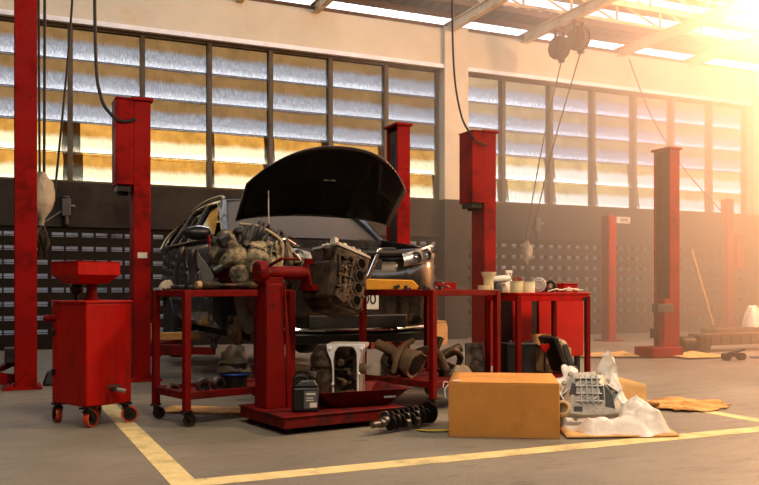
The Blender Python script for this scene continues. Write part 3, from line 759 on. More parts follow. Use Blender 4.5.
m = MB(); m.tube([hoodpt(.145, .50, -.03), (-.565, .70, 1.06)], .007, 6); m.build('prop_rod', STEEL, hood)
m = MB()
for a in (-.1, .04): m.box(Vector(hoodpt(.5+a*.3, .55, -.028)), (.05, .008, .03), rot(-37)); 
m.build('warning_label', pmat('label_grey', '3a342c', .6), hood)
# engine bay contents
g = MB(); g.box((0, .70, .82), (.9, .5, .22)); g.box((-.45, .85, .95), (.3, .3, .14)); g.box((.50, .75, .96), (.28, .3, .16)); g.cyl((.15, .5, .98), (.15, .9, .98), .05)
for k in range(6): g.tube(spline([(-.6+.2*k, .5, .95), (-.5+.2*k, .7, 1.02), (-.55+.25*k, .95, .95)], 5), .018, 6)
g.build('engine_bay_parts', BLACK_PL, car, bevel=.02)
# front face
g = MB(); g.tube(spline([(-.80, .16, 1.0), (-.5, .06, .965), (0, .02, .955), (.5, .06, .965), (.80, .16, 1.0)], 6), .03, 8); g.box((0, .10, .93), (1.3, .12, .05)); g.build('front_panel', CARIN, car)
g = MB()
for k in range(7):
    z = .60+.045*k; g.box((0, .012+.03*(k/7)**2, z), (.30+.03*k, .02, .012))
g.box((0, .03, .74), (.46, .02, .34)); g.build('grille', BLACK_PL, car)
for s in (-1, 1):
    g = MB(); g.loft([[(s*(.07+.14*t-.022), -.012+.01*t, .70+.30*t), (s*(.07+.14*t+.022), -.012+.02*t, .70+.30*t), (s*(.07+.14*t+.022), .03, .70+.30*t), (s*(.07+.14*t-.022), .03, .70+.30*t)] for t in (0, .25, .5, .75, 1)])
    g.build('grille_bar', CHROME, car, bevel=.006)
    # headlamp: dark housing, reflectors, lens
    def lamp(u, v):
        x = .42 + .40*u; y0 = -.035+.20*u**2
        z = .845 + (.11+.04*u)*v + .06*u
        return (s*x, y0 + .03*v + .02*(2*v-1)**2 - .012, z)
    g = MB(); g.grid(lambda u, v: Vector(lamp(u, v))+Vector((0, .012, 0)), 12, 6); hl = g.build('headlamp', pmat('lamp_housing', 'c8c6c2', .25, metal=.6, var=.3, scale=20), car)
    g = MB(); g.grid(lambda u, v: Vector(lamp(u, v))+Vector((0, -.012, 0)), 12, 6); g.build('lens', LENS, hl)
    for u in (.30, .62):
        c = Vector(lamp(u, .5)); g = MB(); g.lathe([(.012, .02), (.035, .012), (.048, -.012), (.052, -.018)], c+Vector((0, .012, 0)), (s*.25, 1, 0), 18, cap=False); g.sph(c+Vector((0, .004, 0)), .022, 10, 8); g.build('reflector', CHROME, hl)
    g = MB(); g.tube(spline([(s*.40, .045, .845), (s*.60, .085, .875), (s*.80, .26, .955)], 6), .010, 6); g.tube(spline([(s*.36, .045, .76), (s*.58, .10, .84), (s*.72, .15, .80), (s*.80, .24, .74)], 6), .013, 6); g.build('lamp_trim', CHROME, car)
    g = MB(); g.tube(spline([(s*.62, .095, .66), (s*.66, .11, .56), (s*.72, .14, .50), (s*.80, .22, .54)], 6), .016, 6); g.build('fog_lamp_trim', CHROME, car)
    g = MB(); g.lathe([(.0, 0), (.045, .0), (.05, .02)], (s*.72, .125, .58), (s*.3, 1, 0), 16); g.build('fog_lamp', LENS, car)
g = MB(); g.box((0, .0, .38), (.9, .06, .11)); g.box((.55, .06, .40), (.25, .05, .13), rot(0, 0, 14)); g.box((-.55, .06, .40), (.25, .05, .13), rot(0, 0, -14)); g.build('lower_grille', BLACK_PL, car, bevel=.01)
g = MB(); g.tube(spline([(-.80, .15, .335), (-.5, .01, .315), (0, -.03, .31), (.5, .01, .315), (.80, .15, .335)], 8), .017, 8); g.build('bumper_strip', CHROME, car)
g = MB(); g.loft([[(x, y, z) for (y, z) in ((yo, .30), (yo-.02, .27), (yo, .20), (yo+.10, .19), (yo+.10, .30))] for x, yo in ((-.84, .22), (-.5, .03), (0, -.01), (.5, .03), (.84, .22))]); g.build('bumper_lip', BLACK_PL, car)
pl = MB(); pl.box((0, -.022, .555), (.36, .012, .155)); plate = pl.build('number_plate', pmat('plate_white', 'c9c4b8', .5, var=.1, dirt='8c8270', damt=.3), car, bevel=.006)
def text(s, size, mat, parent, loc, rx=90, name='lettering', depth=.002, rz=0):
    cu = bpy.data.curves.new(name, 'FONT'); cu.body = s; cu.size = size; cu.extrude = depth; cu.align_x = 'CENTER'; cu.align_y = 'CENTER'
    o = bpy.data.objects.new(name, cu); COL.objects.link(o); bpy.context.view_layer.update()
    me = bpy.data.meshes.new_from_object(o.evaluated_get(bpy.context.evaluated_depsgraph_get())); bpy.data.objects.remove(o); bpy.data.curves.remove(cu)
    q = bpy.data.objects.new(name, me); COL.objects.link(q); me.materials.append(mat); q.parent = parent; q.location = loc; q.rotation_euler = (R(rx), 0, R(rz)); return q
text('900', .13, BLACK_PL, plate, (.06, -.030, .565))
# front left hub, wheel removed: drooping brake disc and caliper
for s in (-1, 1):
    c = Vector((s*.80, .92, .25))
    g = MB(); g.lathe([(.155, -.012), (.16, -.008), (.16, .008), (.155, .012), (.09, .014), (.085, .05), (.035, .052), (.035, .075), (0, .075)], c, (s, 0, 0), 32); dk = g.build('brake_disc', pmat('worn_disc', '7a6248', .45, metal=.7, var=.3, dirt='3a2414', damt=.4), car)
    g = MB(); g.box(c+Vector((s*.0, .13, .06)), (.09, .09, .20), rot(20)); g.build('caliper', IRON, dk, bevel=.015)
    g = MB(); g.cyl(c+Vector((-s*.02, 0, .05)), (s*.56, .95, 1.0), .035); g.torus((s*.60, .95, .7), (0, 0, 1), .06, .012); g.torus((s*.60, .95, .62), (0, 0, 1), .06, .012); g.torus((s*.60, .95, .78), (0, 0, 1), .06, .012); g.tube([c, (s*.35, 1.0, .22)], .03, 8); g.build('suspension_strut', DARK_STEEL, car)
    # rear wheel still on, hanging low
    c = Vector((s*.80, 3.60, .20))
    g = MB(); g.lathe([(.22, -.11), (.33, -.11), (.36, -.07), (.365, 0), (.36, .07), (.33, .11), (.22, .11)], c, (1, 0, 0), 36); tw = g.build('rear_tyre', BLACK_RUB, car)
    g = MB(); g.lathe([(.225, -.10), (.20, s*.02), (.06, s*.04), (.06, s*.07), (0, s*.07)], c, (1, 0, 0), 30)
    for k in range(5):
        a = 2*PI*k/5; g.box(c+Vector((s*.06, .13*math.cos(a), .13*math.sin(a))), (.03, .06, .2), rot(90-math.degrees(a)))
    g.build('rim', ALU, tw)
g = MB(); g.box((0, 2.3, .20), (1.3, 2.6, .06)); g.cyl((.2, 1.0, .17), (.2, 4.0, .17), .04); g.box((0, 3.6, .22), (1.3, .12, .1)); g.box((0, .9, .22), (1.1, .3, .08)); g.build('underbody', CARIN, car)
# ------------------------------------------------------------------ shared small makers
def caster(parent, x, y, h, rw, wheelmat=BLACK_RUB, rimmat=DARK_STEEL, a=0., tread=None):
    """swivel caster hung at (x, y) under height h: plate + fork, wheel as a sub-part"""
    o = rot(0, 0, a); f = lambda v: Vector((x, y, 0)) + o @ Vector(v); tr = rw*.35
    m = MB(); m.box(f((0, 0, h-.006)), (rw*1.5, rw*1.3, .012), o); m.cyl(f((0, 0, h-.03)), f((0, 0, h-.01)), rw*.4)
    zt = h-.03; zc = rw
    for s in (-1, 1):
        m.prism([(-.3*rw, zt), (.3*rw, zt), (rw*.75, zc), (rw*.45, zc-.2*rw)], .004, 'xz', s*(tr+.006)) if False else None
        pts = [(-.3*rw, zt), (.4*rw, zt), (rw*.75, zc+.1*rw), (rw*.55, zc-.22*rw), (rw*.2, zc)]
        r0 = [m._v(f((px, s*(tr+.004), pz))) for px, pz in pts]; r1 = [m._v(f((px, s*(tr+.009), pz))) for px, pz in pts]
        m._f(r0); m._f(r1[::-1]); [m._f([r0[k], r0[(k+1) % 5], r1[(k+1) % 5], r1[k]]) for k in range(5)]
    m.box(f((0, 0, zt)), (rw*.7, tr*2+.018, .008), o)
    c = m.build('caster', DARK_STEEL, parent)
    ax = o @ Vector((0, 1, 0)); p = f((rw*.5, 0, zc))
    m = MB(); m.lathe([(rw*.80, -tr), (rw*.95, -tr), (rw, -tr*.6), (rw, tr*.6), (rw*.95, tr), (rw*.80, tr)], p, ax, 24, cap=False); m.mi = 1
    m.lathe([(rw*.84, -tr*.8), (rw*.25, -tr*.5), (rw*.2, -tr*1.05), (0, -tr*1.05)], p, ax, 20, cap=False); m.lathe([(rw*.84, tr*.8), (rw*.25, tr*.5), (rw*.2, tr*1.05), (0, tr*1.05)], p, ax, 20, cap=False)
    m.build('wheel', [wheelmat, rimmat], c)
    return c
def place(lat, d, z=0): 
    return G(lat, d, z)
def va(deg): return deg - 24.5          # heading measured in the view frame -> world

# ------------------------------------------------------------------ waste-oil drain cart
T = thing('oil_drain_cart', 'bright red waste oil drain cart with square pan on top, at front left', 'oil drainer', place(-1.873, 5.42), va(52.), None)
# local axes: x along the right-hand face, y along the left-hand face (both run away from the near corner)
bw, bd, z0, z1 = .345, .40, .135, .805
m = MB(); m.box((bw/2, bd/2, (z0+z1)/2), (bw, bd, z1-z0)); tank = m.build('tank', RED_BRIGHT, T, bevel=.012, seg=3)
m = MB(); m.box((bw/2, bd/2, z1+.004), (bw+.012, bd+.012, .018)); m.build('lid', RED_BRIGHT, T, bevel=.005)
m = MB(); m.cyl((bw/2, bd/2, z1), (bw/2, bd/2, z1+.17), .034, seg=20); m.cyl((bw/2, bd/2, z1), (bw/2, bd/2, z1+.03), .05, seg=20); m.build('pan_pipe', RED, T)
m = MB(); m.sph((bw/2-.05, bd/2+.10, z1+.09), .045, 12, 8); m.cyl((bw/2-.05, bd/2+.10, z1), (bw/2-.05, bd/2+.10, z1+.08), .015); m.build('breather', BLACK_PL, T)
# square pan: outer and inner skins
m = MB(); pw = .158; zt, zm, zb = 1.072, .985, .930; cx, cy = bw/2-.04, bd/2+.008
def ring(h, z): return [(cx-h, cy-h, z), (cx+h, cy-h, z), (cx+h, cy+h, z), (cx-h, cy+h, z)]
m.loft([ring(.05, zb-.005), ring(.10, zb), ring(pw, zm), ring(pw, zt), ring(pw+.008, zt+.004), ring(pw-.004, zt+.004), ring(pw-.006, zm+.004), ring(.09, zb+.012)]); m.build('drain_pan', RED_BRIGHT, T, bevel=.003, smooth=20)
m = MB(); m.cyl((bw*.55, -.002, .24), (bw*.55, -.05, .24), .018); m.cyl((bw*.55, -.05, .24), (bw*.55+.05, -.075, .225), .016); m.box((bw*.5, -.055, .265), (.11, .014, .012)); m.cyl((bw*.55, -.05, .24), (bw*.55, -.05, .27), .008); m.build('drain_valve', STEEL, T)
m = MB(); m.cyl((-.002, bd*.9, .70), (-.05, bd*.9, .70), .022); m.sph((-.055, bd*.9, .70), .026, 12, 8); m.build('filler_knob', RED, T)
m = MB()
for z in (.60, .34): m.box((-.004, bd*.93, z), (.014, .03, .04))
m.build('hinges', DARK_STEEL, T)
m = MB(); m.tube(spline([(bw+.012, .30, .20), (bw+.02, .34, .42), (bw+.012, .33, .62)], 6), .012, 6); m.build('sight_tube', WHITE_PL, T)
for (x, y, a) in ((.03, .03, 20), (.03, bd-.03, 75), (bw-.03, .03, -30), (bw-.03, bd-.03, 40)):
    caster(T, x, y, z0, .055, ORANGE, BLACK_PL, a)

# ------------------------------------------------------------------ three-sided rolling work carts
def work_cart(label, loc, rz, L, Wd, h, name='work_cart'):
    T = thing(name, label, 'work cart', loc, rz, 'red steel work carts')
    m = MB(); m.box((L/2, Wd/2, h-.02), (L-.03, Wd-.03, .012)); 
    for y in (0, Wd): m.box((L/2, y, h-.02), (L, .03, .045))
    for x in (0, L): m.box((x, Wd/2, h-.02), (.03, Wd, .045))
    m.build('top_shelf', RED, T, bevel=.004)
    m = MB(); m.box((L/2, Wd/2, .195), (L-.03, Wd-.03, .012))
    for y in (0, Wd): m.box((L/2, y, .20), (L, .028, .05))
    for x in (0, L): m.box((x, Wd/2, .20), (.028, Wd, .05))
    m.build('lower_shelf', RED_OLD, T, bevel=.004)
    for x in (0, L):
        for y in (0, Wd):
            g = MB(); g.box((x, y, (h+.10)/2), (.045, .045, h-.10)); g.build('leg', RED, T, bevel=.004)
            caster(T, x, y, .105, .042, a=random.uniform(-60, 60))
    return T
cartL = work_cart('red work cart holding the grimy gearbox, beside the drain cart', place(-1.25, 5.50), va(40), .814, .45, .885)
cartR = work_cart('red work cart behind the big cardboard box, with a yellow slab on top', place(.384, 6.12), va(44.), .74, .74, .885)
def on(T, x, y, z):
    """point given in a thing's own frame -> world"""
    return T.location + T.rotation_euler.to_matrix() @ Vector((x, y, z))
def zr(T, a=0): return math.degrees(T.rotation_euler.z) + a

# --- grimy gearbox on the left cart
GEARM = pmat('dusty_gearbox_casting', '9a8a6c', .6, metal=.25, var=.35, scale=14, dirt='17110b', damt=.62, dscale=8, bump=.6, bscale=28)
def gearbox():
    T = thing('gearbox', 'big grimy gearbox with black hoses lying on the left red cart', 'gearbox', on(cartL, .60, .25, .885), zr(cartL, -8))
    random.seed(5)
    m = MB()
    m.sph((.02, 0, .20), (.26, .19, .20), 40, 28); m.sph((.17, .0, .18), (.17, .19, .18), 30, 20); m.sph((-.14, -.03, .24), (.14, .16, .17), 30, 20)
    m.build('casing', GEARM, T, jitter=.055, jscale=8)
    m = MB(); m.lathe([(.12, -.05), (.19, -.03), (.20, .0), (.215, .0), (.215, .025), (.17, .028), (.16, .0), (.06, -.03)], (.28, -.02, .20), (1, -.25, .1), 32)
    for k in range(10):
        a = 2*PI*k/10; m.cyl((.27, -.02+.205*math.cos(a), .20+.19*math.sin(a)), (.32, -.03+.205*math.cos(a), .20+.19*math.sin(a)), .014, seg=8)
    m.build('bell_housing', ALU_DIRTY, T)
    m = MB()
    for k in range(5):
        x = .0+.05*k; m.box((x, -.185+.02*abs(k-2)*.5, .22+.01*k), (.010, .04, .16), rot(0, 22-9*k, 0))
    m.box((.10, -.175, .16), (.26, .04, .012), rot(0, -8, 0)); m.box((.06, -.17, .29), (.22, .04, .012), rot(0, 10, 0))
    m.build('ribs', GEARM, T, jitter=.01, jscale=14)
    m = MB()
    for k in range(16):
        x, z = random.uniform(-.22, .26), random.uniform(.06, .34); m.cyl((x, -.10, z), (x, -.20+.3*abs(x)**1.5, z), random.choice((.010, .014, .022)), seg=8)
    m.build('bolts', STEEL, T)
    m = MB(); m.cyl((-.02, -.14, .16), (-.02, -.24, .15), .055, seg=20); m.cyl((-.02, -.24, .15), (-.02, -.27, .15), .035); m.cyl((.12, -.13, .12), (.12, -.21, .11), .06, seg=20); m.lathe([(.07, 0), (.075, .03), (.05, .05)], (-.12, -.14, .11), (0, -1, 0), 20); m.build('output_flange', GEARM, T, jitter=.006)
    m = MB()
    for k in range(14):
        x = -.28+.03*k; z = .30 + .13*math.exp(-((x+.02)/.16)**2)
        m.tube(spline([(x, -.12+random.uniform(-.04, .02), z-.12), (x+.05, -.14, z+random.uniform(-.02, .03)), (x+.12, random.uniform(-.1, .1), z+.05+random.uniform(-.02, .02)), (x+.2, random.uniform(-.05, .1), z-.02)], 6), random.choice((.010, .013, .018)), 7)
    for k in range(9):
        x = random.uniform(-.26, .05); m.sph((x, random.uniform(-.12, .0), .33+random.uniform(-.06, .09)), (.05, .04, .035), 10, 8)
    m.build('hoses', BLACK_RUB, T, jitter=.012, jscale=14)
    m = MB(); m.box((-.22, -.14, .34), (.10, .06, .08), rot(0, -25, 0)); m.cyl((-.30, -.10, .12), (-.16, -.12, .2), .04); m.build('bracket', BLACK_PL, T, bevel=.012)
    m = MB(); m.tube(spline([(-.06, -.02, .47), (.05, -.10, .45), (.15, -.15, .39), (.20, -.17, .33), (.19, -.19, .22), (.17, -.20, .16)], 8), .011, 8); k = m.build('vent_hose', pmat('tan_hose', 'a08a66', .6), T); k['label'] = 'pale tan hose'
    m = MB(); m.tube(spline([(.10, -.12, .30), (.22, -.14, .36), (.34, -.08, .33)], 6), .016, 8); m.tube(spline([(.24, -.16, .30), (.36, -.12, .22), (.40, -.06, .10)], 6), .014, 8); m.build('oil_pipe', STEEL, T)
    return T
gearbox()
def air_duct():
    T = thing('air_duct', 'black plastic fan shroud with two loops, at the left end of the gearbox', 'plastic duct', on(cartL, .07, .15, .885), zr(cartL, -4))
    m = MB()
    for dx in (-.02, .06):
        pts = [(dx+.055*math.cos(a)*.6, 0+.02*math.sin(2*a), .145+.135*math.sin(a)) for a in [2*PI*k/24 for k in range(24)]]
        m.tube(pts, .014, 8, True)
    m.build('loop', BLACK_PL, T)
    m = MB(); m.prism([(.06, .01), (.20, .01), (.22, .10), (.16, .19), (.10, .26), (.07, .26), (.085, .15)], .10, 'xz', .02); m.build('shroud', GREY_PL, T, bevel=.012)
    m = MB(); m.box((.05, .05, .02), (.22, .14, .03)); m.build('foot', BLACK_PL, T, bevel=.008)
air_duct()
T = thing('drive_shaft', 'dark drive shaft lying along the front edge of the left red cart', 'drive shaft', on(cartL, .12, .040, .885+.034), zr(cartL, 0))
m = MB(); m.lathe([(.0, 0), (.030, 0), (.034, .03), (.034, .06), (.026, .09), (.018, .13), (.013, .15), (.013, .27), (.020, .29), (.028, .31), (.033, .34), (.033, .40), (.024, .42), (.012, .43), (.012, .50), (0, .50)], (0, 0, 0), (1, 0, 0), 20); m.build('shaft', IRON, T)
m = MB()
for k in range(5): m.torus((.07+.016*k, 0, 0), (1, 0, 0), .030-.003*k, .006, 18, 6)
m.build('boot', BLACK_RUB, T)
m = MB(); m.lathe([(.0, -.03), (.024, -.03), (.030, 0)], (0, 0, 0), (1, 0, 0), 18); k = m.build('joint_cup', pmat('tan_grease_cap', 'a58358', .6), T)
def rag(name, label, cat, loc, r, h, mat, seed, rz=0, grp=None):
    random.seed(seed); o1, o2 = random.uniform(0, 9), random.uniform(0, 9)
    m = MB()
    def fn(u, v):
        a = 2*PI*u; rr = r*v*(1+.22*math.sin(3*a+o1)+.12*math.sin(5*a+o2))
        p = Vector((rr*math.cos(a), rr*math.sin(a)*.7, 0)); z = h*(1-v**2.6)*(1+.25*math.sin(4*a+o2)*v) + .012*(1+noise.noise(p*40+Vector((o1,0,0))))*1.0
        return (p.x, p.y, max(.003, z))
    m.grid(fn, 36, 10)
    o = m.build(name, mat, None, weld=True, smooth=70); o.location = loc; o.rotation_euler = (0, 0, R(rz)); return tag(o, label, cat, grp)
rag('rag', 'crumpled pale rag at the left end of the left cart top', 'rag', on(cartL, .03, .36, .885), .055, .055, RAG, 3)

# --- lower shelf of the left cart
zs = .203
T = thing('waste_bin', 'black plastic bin with a slumped bag and blue rim on the left cart lower shelf', 'bin', on(cartL, .45, .17, zs), zr(cartL, 8))
m = MB(); m.lathe([(.0, 0), (.085, 0), (.105, .17), (.11, .17), (.11, .18), (.095, .18), (.08, .02)], (0, 0, 0), (0, 0, 1), 24); m.build('tub', BLACK_PL, T)
m = MB(); m.grid(lambda u, v: ((.112-.03*v)*math.cos(2*PI*u)*(1+.1*math.sin(6*PI*u)*v), (.112-.03*v)*math.sin(2*PI*u), .12+.15*v+.03*math.sin(4*PI*u)*v), 36, 8); m.grid(lambda u, v: (.082*(1-v)*math.cos(2*PI*u)*(1+.1*math.sin(6*PI*u)), .082*(1-v)*math.sin(2*PI*u), .27+.03*math.sin(4*PI*u)*(1-v)-.03*v), 36, 4); m.build('bag', pmat('grey_bag_film', '4b4338', .4, var=.2), T, jitter=.02, jscale=18)
m = MB(); m.torus((0, 0, .10), (0, 0, 1), .103, .008, 32, 8); k = m.build('rim_band', BLUE, T); k['label'] = 'blue band'
def bearing(loc, rz, label):
    T = thing('wheel_hub', label, 'wheel hub', loc, rz, 'bearing hubs on the lower shelf')
    m = MB(); m.lathe([(.028, -.02), (.048, -.02), (.05, -.015), (.05, .015), (.048, .02), (.028, .02), (.028, -.02)], (0, 0, .05), (0, 1, .15), 24, cap=False); m.build('ring', STEEL, T)
    m = MB(); m.lathe([(0, -.012), (.02, -.012), (.026, .01), (0, .01)], (0, 0, .05), (0, 1, .15), 18); m.build('core', DARK_STEEL, T)
bearing(on(cartL, .15, .06, zs), zr(cartL), 'round bearing hub on the left cart lower shelf, next to the front leg')
bearing(on(cartL, .265, .06, zs), zr(cartL, 10), 'round bearing hub on the left cart lower shelf, next to the black bin')
T = thing('bracket', 'small pale metal bracket at the left end of the left cart lower shelf', 'bracket', on(cartL, .05, .30, zs), zr(cartL, 30))
m = MB(); m.tube(spline([(-.05, 0, .015), (-.02, .01, .04), (.02, -.01, .035), (.05, 0, .015)], 5), .012, 8); m.cyl((-.05, 0, .0), (-.05, 0, .03), .018); m.cyl((.05, 0, .0), (.05, 0, .03), .018); m.cyl((.0, 0, .03), (.0, 0, .05), .012); m.build('arm', STEEL, T)

# ------------------------------------------------------------------ engine stand with block
ES = thing('engine_stand', 'heavy red engine stand on a wheeled base, holding a rusty engine block', 'engine stand', place(-.575, 5.15), va(33))
m = MB(); m.box((.44, .335, .075), (.88, .66, .07)); m.box((.44, .335, .112), (.90, .68, .008)); m.build('base', RED_OLD, ES, bevel=.006)
for (x, y) in ((.05, .05), (.05, .61), (.80, .05), (.80, .61)): caster(ES, x, y, .045, .021, a=30)
m = MB(); m.frustum((.12, .45, .113), (.15, .18, 0), (.12, .45, .93), (.12, .14, 0)); m.build('column', RED, ES, bevel=.008)
m = MB(); m.prism([(.20, .113), (.36, .113), (.24, .30), (.185, .93), (.18, .93)], .012, 'xz', .36); m.prism([(.20, .113), (.36, .113), (.24, .30), (.185, .93), (.18, .93)], .012, 'xz', .53); m.build('gusset', RED, ES, bevel=.003)
m = MB(); m.cyl((.03, .45, 1.0), (.38, .45, 1.0), .045, seg=24); m.lathe([(.045, 0), (.075, .0), (.08, .02), (.08, .06), (.045, .07)], (.02, .45, 1.0), (1, 0, 0), 28); m.box((.12, .45, .945), (.13, .13, .05)); m.build('head_tube', RED, ES, bevel=.004)
m = MB()
for k in range(6):
    a = 2*PI*k/6; m.cyl((.01, .45+.06*math.cos(a), 1.0+.06*math.sin(a)), (.10, .45+.06*math.cos(a), 1.0+.06*math.sin(a)), .010, seg=6)
m.build('clamp_bolts', DARK_STEEL, ES)
m = MB(); m.cyl((.10, .45, 1.04), (.13, .30, 1.09), .011); m.cyl((.13, .30, 1.09), (.24, .26, 1.085), .009); m.build('turning_handle', RED_OLD, ES)
m = MB(); m.prism([(.36, .88), (.54, .88), (.45, 1.10)], .02, 'yz', .38); m.box((.41, .37, .90), (.06, .04, .04)); m.box((.41, .53, .90), (.06, .04, .04)); m.box((.41, .45, 1.08), (.06, .04, .04)); m.build('mount_plate', RED, ES, bevel=.004)

def engine_block():
    T = thing('engine_block', 'rusty cast engine block with a row of bores, bolted to the red stand', 'engine block', on(ES, .62, .43, .945), zr(ES, 0))
    B = MB(); M0 = Matrix.Rotation(R(-33+8.5-8.5), 4, 'Z')     # face the seam of two sides to the front
    Tm = Matrix.Rotation(R(17), 4, Vector((math.sin(R(-33)), math.cos(R(-33)), 0))) @ Matrix.Rotation(R(12), 4, 'Z')
    def mk(): k = MB(); k.T = Tm.copy(); return k
    w, dp, h = .152, .13, .20
    m = mk(); m.box((0, 0, 0), (w*2, dp*2, h*2)); m.box((-w*.6, 0, -h*.2), (w*1.3, dp*2.15, h*1.3)); m.frustum((0, 0, -h-.03), (w*1.5, dp*1.7), (0, 0, -h+.05), (w*2.05, dp*2.05)); m.build('block', IRON, T, bevel=.018, jitter=.012, jscale=12)
    m = mk()                                           # bores on the right-hand face, seen from the front
    for k in range(4):
        z = .135-.088*k; m.lathe([(.034, .006), (.040, .006), (.046, -.004), (.034, -.004), (.032, -.05), (0, -.05)], (.075, -dp-.003, z), (0, -1, 0), 28, cap=False)
    for k in range(4): m.cyl((.02, -dp-.014, .09-.088*k), (.02, -dp, .09-.088*k), .010, seg=8); m.cyl((.13, -dp-.014, .09-.088*k), (.13, -dp, .09-.088*k), .010, seg=8)
    m.build('bore_rings', IRON, T)
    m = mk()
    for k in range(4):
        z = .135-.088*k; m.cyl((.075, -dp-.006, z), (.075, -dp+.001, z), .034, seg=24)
    m.build('bore_shade_discs', pmat('bore_shade_black', '070504', .9, var=.1, spec=.05), T)  # black discs stand in for the shade inside the bores
    m = mk(); random.seed(4)                           # webs, bosses and ports on the left half of the face
    for k in range(5): m.box((-.075, -dp-.015, .14-.07*k), (.13, .035, .014), rot(0, random.uniform(-25, 25), 0))
    for k in range(3): m.box((-.12+.045*k, -dp-.012, -.02), (.014, .03, .32), rot(0, -10+8*k, 0))
    for k in range(9): m.cyl((random.uniform(-.135, -.02), -dp-.035, random.uniform(-.17, .16)), (random.uniform(-.13, -.02), -dp+.02, random.uniform(-.17, .16)), random.uniform(.010, .020), seg=10)
    m.torus((-.075, -dp-.012, .075), (0, 1, 0), .034, .010, 20, 6); m.torus((-.06, -dp-.012, -.08), (0, 1, 0), .028, .009, 20, 6)
    m.box((-.11, -dp-.02, -.15), (.09, .06, .06), rot(0, 20, 0)); m.cyl((-.15, -.05, .12), (-.20, -.07, .18), .028)
    m.build('webs', IRON, T, bevel=.003, jitter=.006, jscale=20)
    m = mk()                                           # pale machined top face with ports and studs
    m.box((0, 0, h+.008), (w*2.02, dp*2.02, .018))
    for k in range(12):
        a = 2*PI*k/12; x, y = w*.9*math.cos(a), dp*.88*math.sin(a); m.cyl((x, y, h+.01), (x, y, h+.035), .015, seg=8)
    for x in (-.07, .07): m.torus((x, 0, h+.02), (0, 0, 1), .058, .012, 24, 6)
    for k in range(5): m.tube(spline([(-.12+.06*k, -dp*.9, h+.02), (-.10+.05*k, -.03, h+.045), (-.08+.05*k, dp*.8, h+.02)], 5), .008, 6)
    m.box((-w*.95, -dp*.6, h+.03), (.03, .05, .05)); m.build('deck_face', ALU, T, jitter=.008, jscale=18, bevel=.002)
engine_block()
T = thing('drip_tray', 'wide dark red drip tray lying on the engine stand base', 'drip tray', on(ES, .66, .32, .117), zr(ES, -8))
def rr(w, d, z): return [(-w, -d, z), (w, -d, z), (w, d, z), (-w, d, z)]
m = MB(); m.loft([rr(.20, .17, .0), rr(.31, .25, .105), rr(.325, .265, .11), rr(.325, .265, .115), rr(.30, .24, .108), rr(.195, .165, .01)]); m.build('tray', RED_OLD, T, bevel=.003, smooth=20)
m = MB(); m.box((.19, -.219, .065), (.09, .004, .03), rot(-24)); k = m.build('tray_label', SIGNW, T); k['label'] = 'small worn white label'
traypos = T
def alu_case():
    T = thing('transmission_case', 'open aluminium transmission case standing upright in the drip tray', 'transmission case', on(ES, .66, .36, .135), va(-6))
    w, h = .078, .40
    m = MB()                                           # bright machined flange outlining the opening
    out = [(-w-.012, 0), (-w-.010, .22), (-w-.02, .28), (-w-.045, .34), (-w-.05, .385), (-.04, .39), (.04, .385), (w+.05, .39), (w+.055, .37), (w+.03, .33), (w+.011, .27), (w+.010, .0)]
    inn = [(-w, .012), (-w, .22), (-w-.002, .28), (-w+.004, .33), (-w+.025, .365), (-.04, .372), (.04, .372), (w-.02, .365), (w-.002, .33), (w, .27), (w, .15), (w, .012)]
    a0 = [m._v((x, -.115, z)) for x, z in out]; b0 = [m._v((x, -.115, z)) for x, z in inn]; a1 = [m._v((x, -.09, z)) for x, z in out]; b1 = [m._v((x, -.09, z)) for x, z in inn]; n = len(out)
    for k in range(n):
        j = (k+1) % n; m._f([a0[k], a0[j], b0[j], b0[k]]); m._f([a0[k], a1[k], a1[j], a0[j]]); m._f([b0[k], b0[j], b1[j], b1[k]]); m._f([a1[k], b1[k], b1[j], a1[j]])
    for x, z in ((-w-.028, .36), (w+.03, .36), (w+.012, .19), (-w-.006, .12), (w+.006, .06)): m.cyl((x, -.125, z), (x, -.10, z), .011, seg=10)
    f = m.build('flange', pmat('bright_machined_aluminium', 'f0f0f2', .35, metal=.15, var=.08), T, bevel=.002, smooth=20)
    m = MB()                                           # hollow body behind the flange
    m.loft([[(x*1.0, y, z) for x, z in out] for y in (-.09, .12)], cap=False); m.box((0, .12, .195), (2*w+.05, .02, .39)); m.box((0, .0, .006), (2*w, .23, .012))
    m.build('housing', ALU, T, jitter=.006, jscale=14)
    m = MB(); m.lathe([(.02, -.19), (.075, -.18), (.085, -.10), (.085, .02), (.095, .03), (.095, .10), (.05, .17), (.02, .18)], (-w-.085, .0, .20), (0, 0, 1), 24)
    for k in range(8):
        a = 2*PI*k/8; m.box((-w-.085+.088*math.cos(a), .088*math.sin(a), .18), (.012, .012, .26))
    m.build('bell', ALU_DIRTY, T, bevel=.003)
    m = MB(); random.seed(9)
    for k in range(4): m.box((random.uniform(-.03, .03), .02, .06+.075*k), (.11, .12, .018), rot(0, random.uniform(-25, 25), 0))
    for k in range(5): m.cyl((random.uniform(-.05, .05), -.07, .05+.07*k), (random.uniform(-.05, .05), .09, .05+.07*k), random.uniform(.012, .026), seg=12)
    m.cyl((w+.01, -.06, .22), (w+.06, -.06, .22), .035, seg=18); m.build('gears', ALU_DIRTY, T, bevel=.004)
alu_case()
T = thing('oil_jug', 'black oil jug with a grey label on the engine stand base', 'oil jug', on(ES, .22, .15, .117), va(12))
m = MB(); m.frustum((0, 0, 0), (.165, .10), (0, 0, .155), (.165, .10)); m.frustum((0, 0, .155), (.165, .10), (.012, 0, .205), (.085, .07)); m.cyl((.045, 0, .20), (.045, 0, .232), .024, seg=18); m.build('jug_body', BLACK_PL, T, bevel=.014, seg=3)
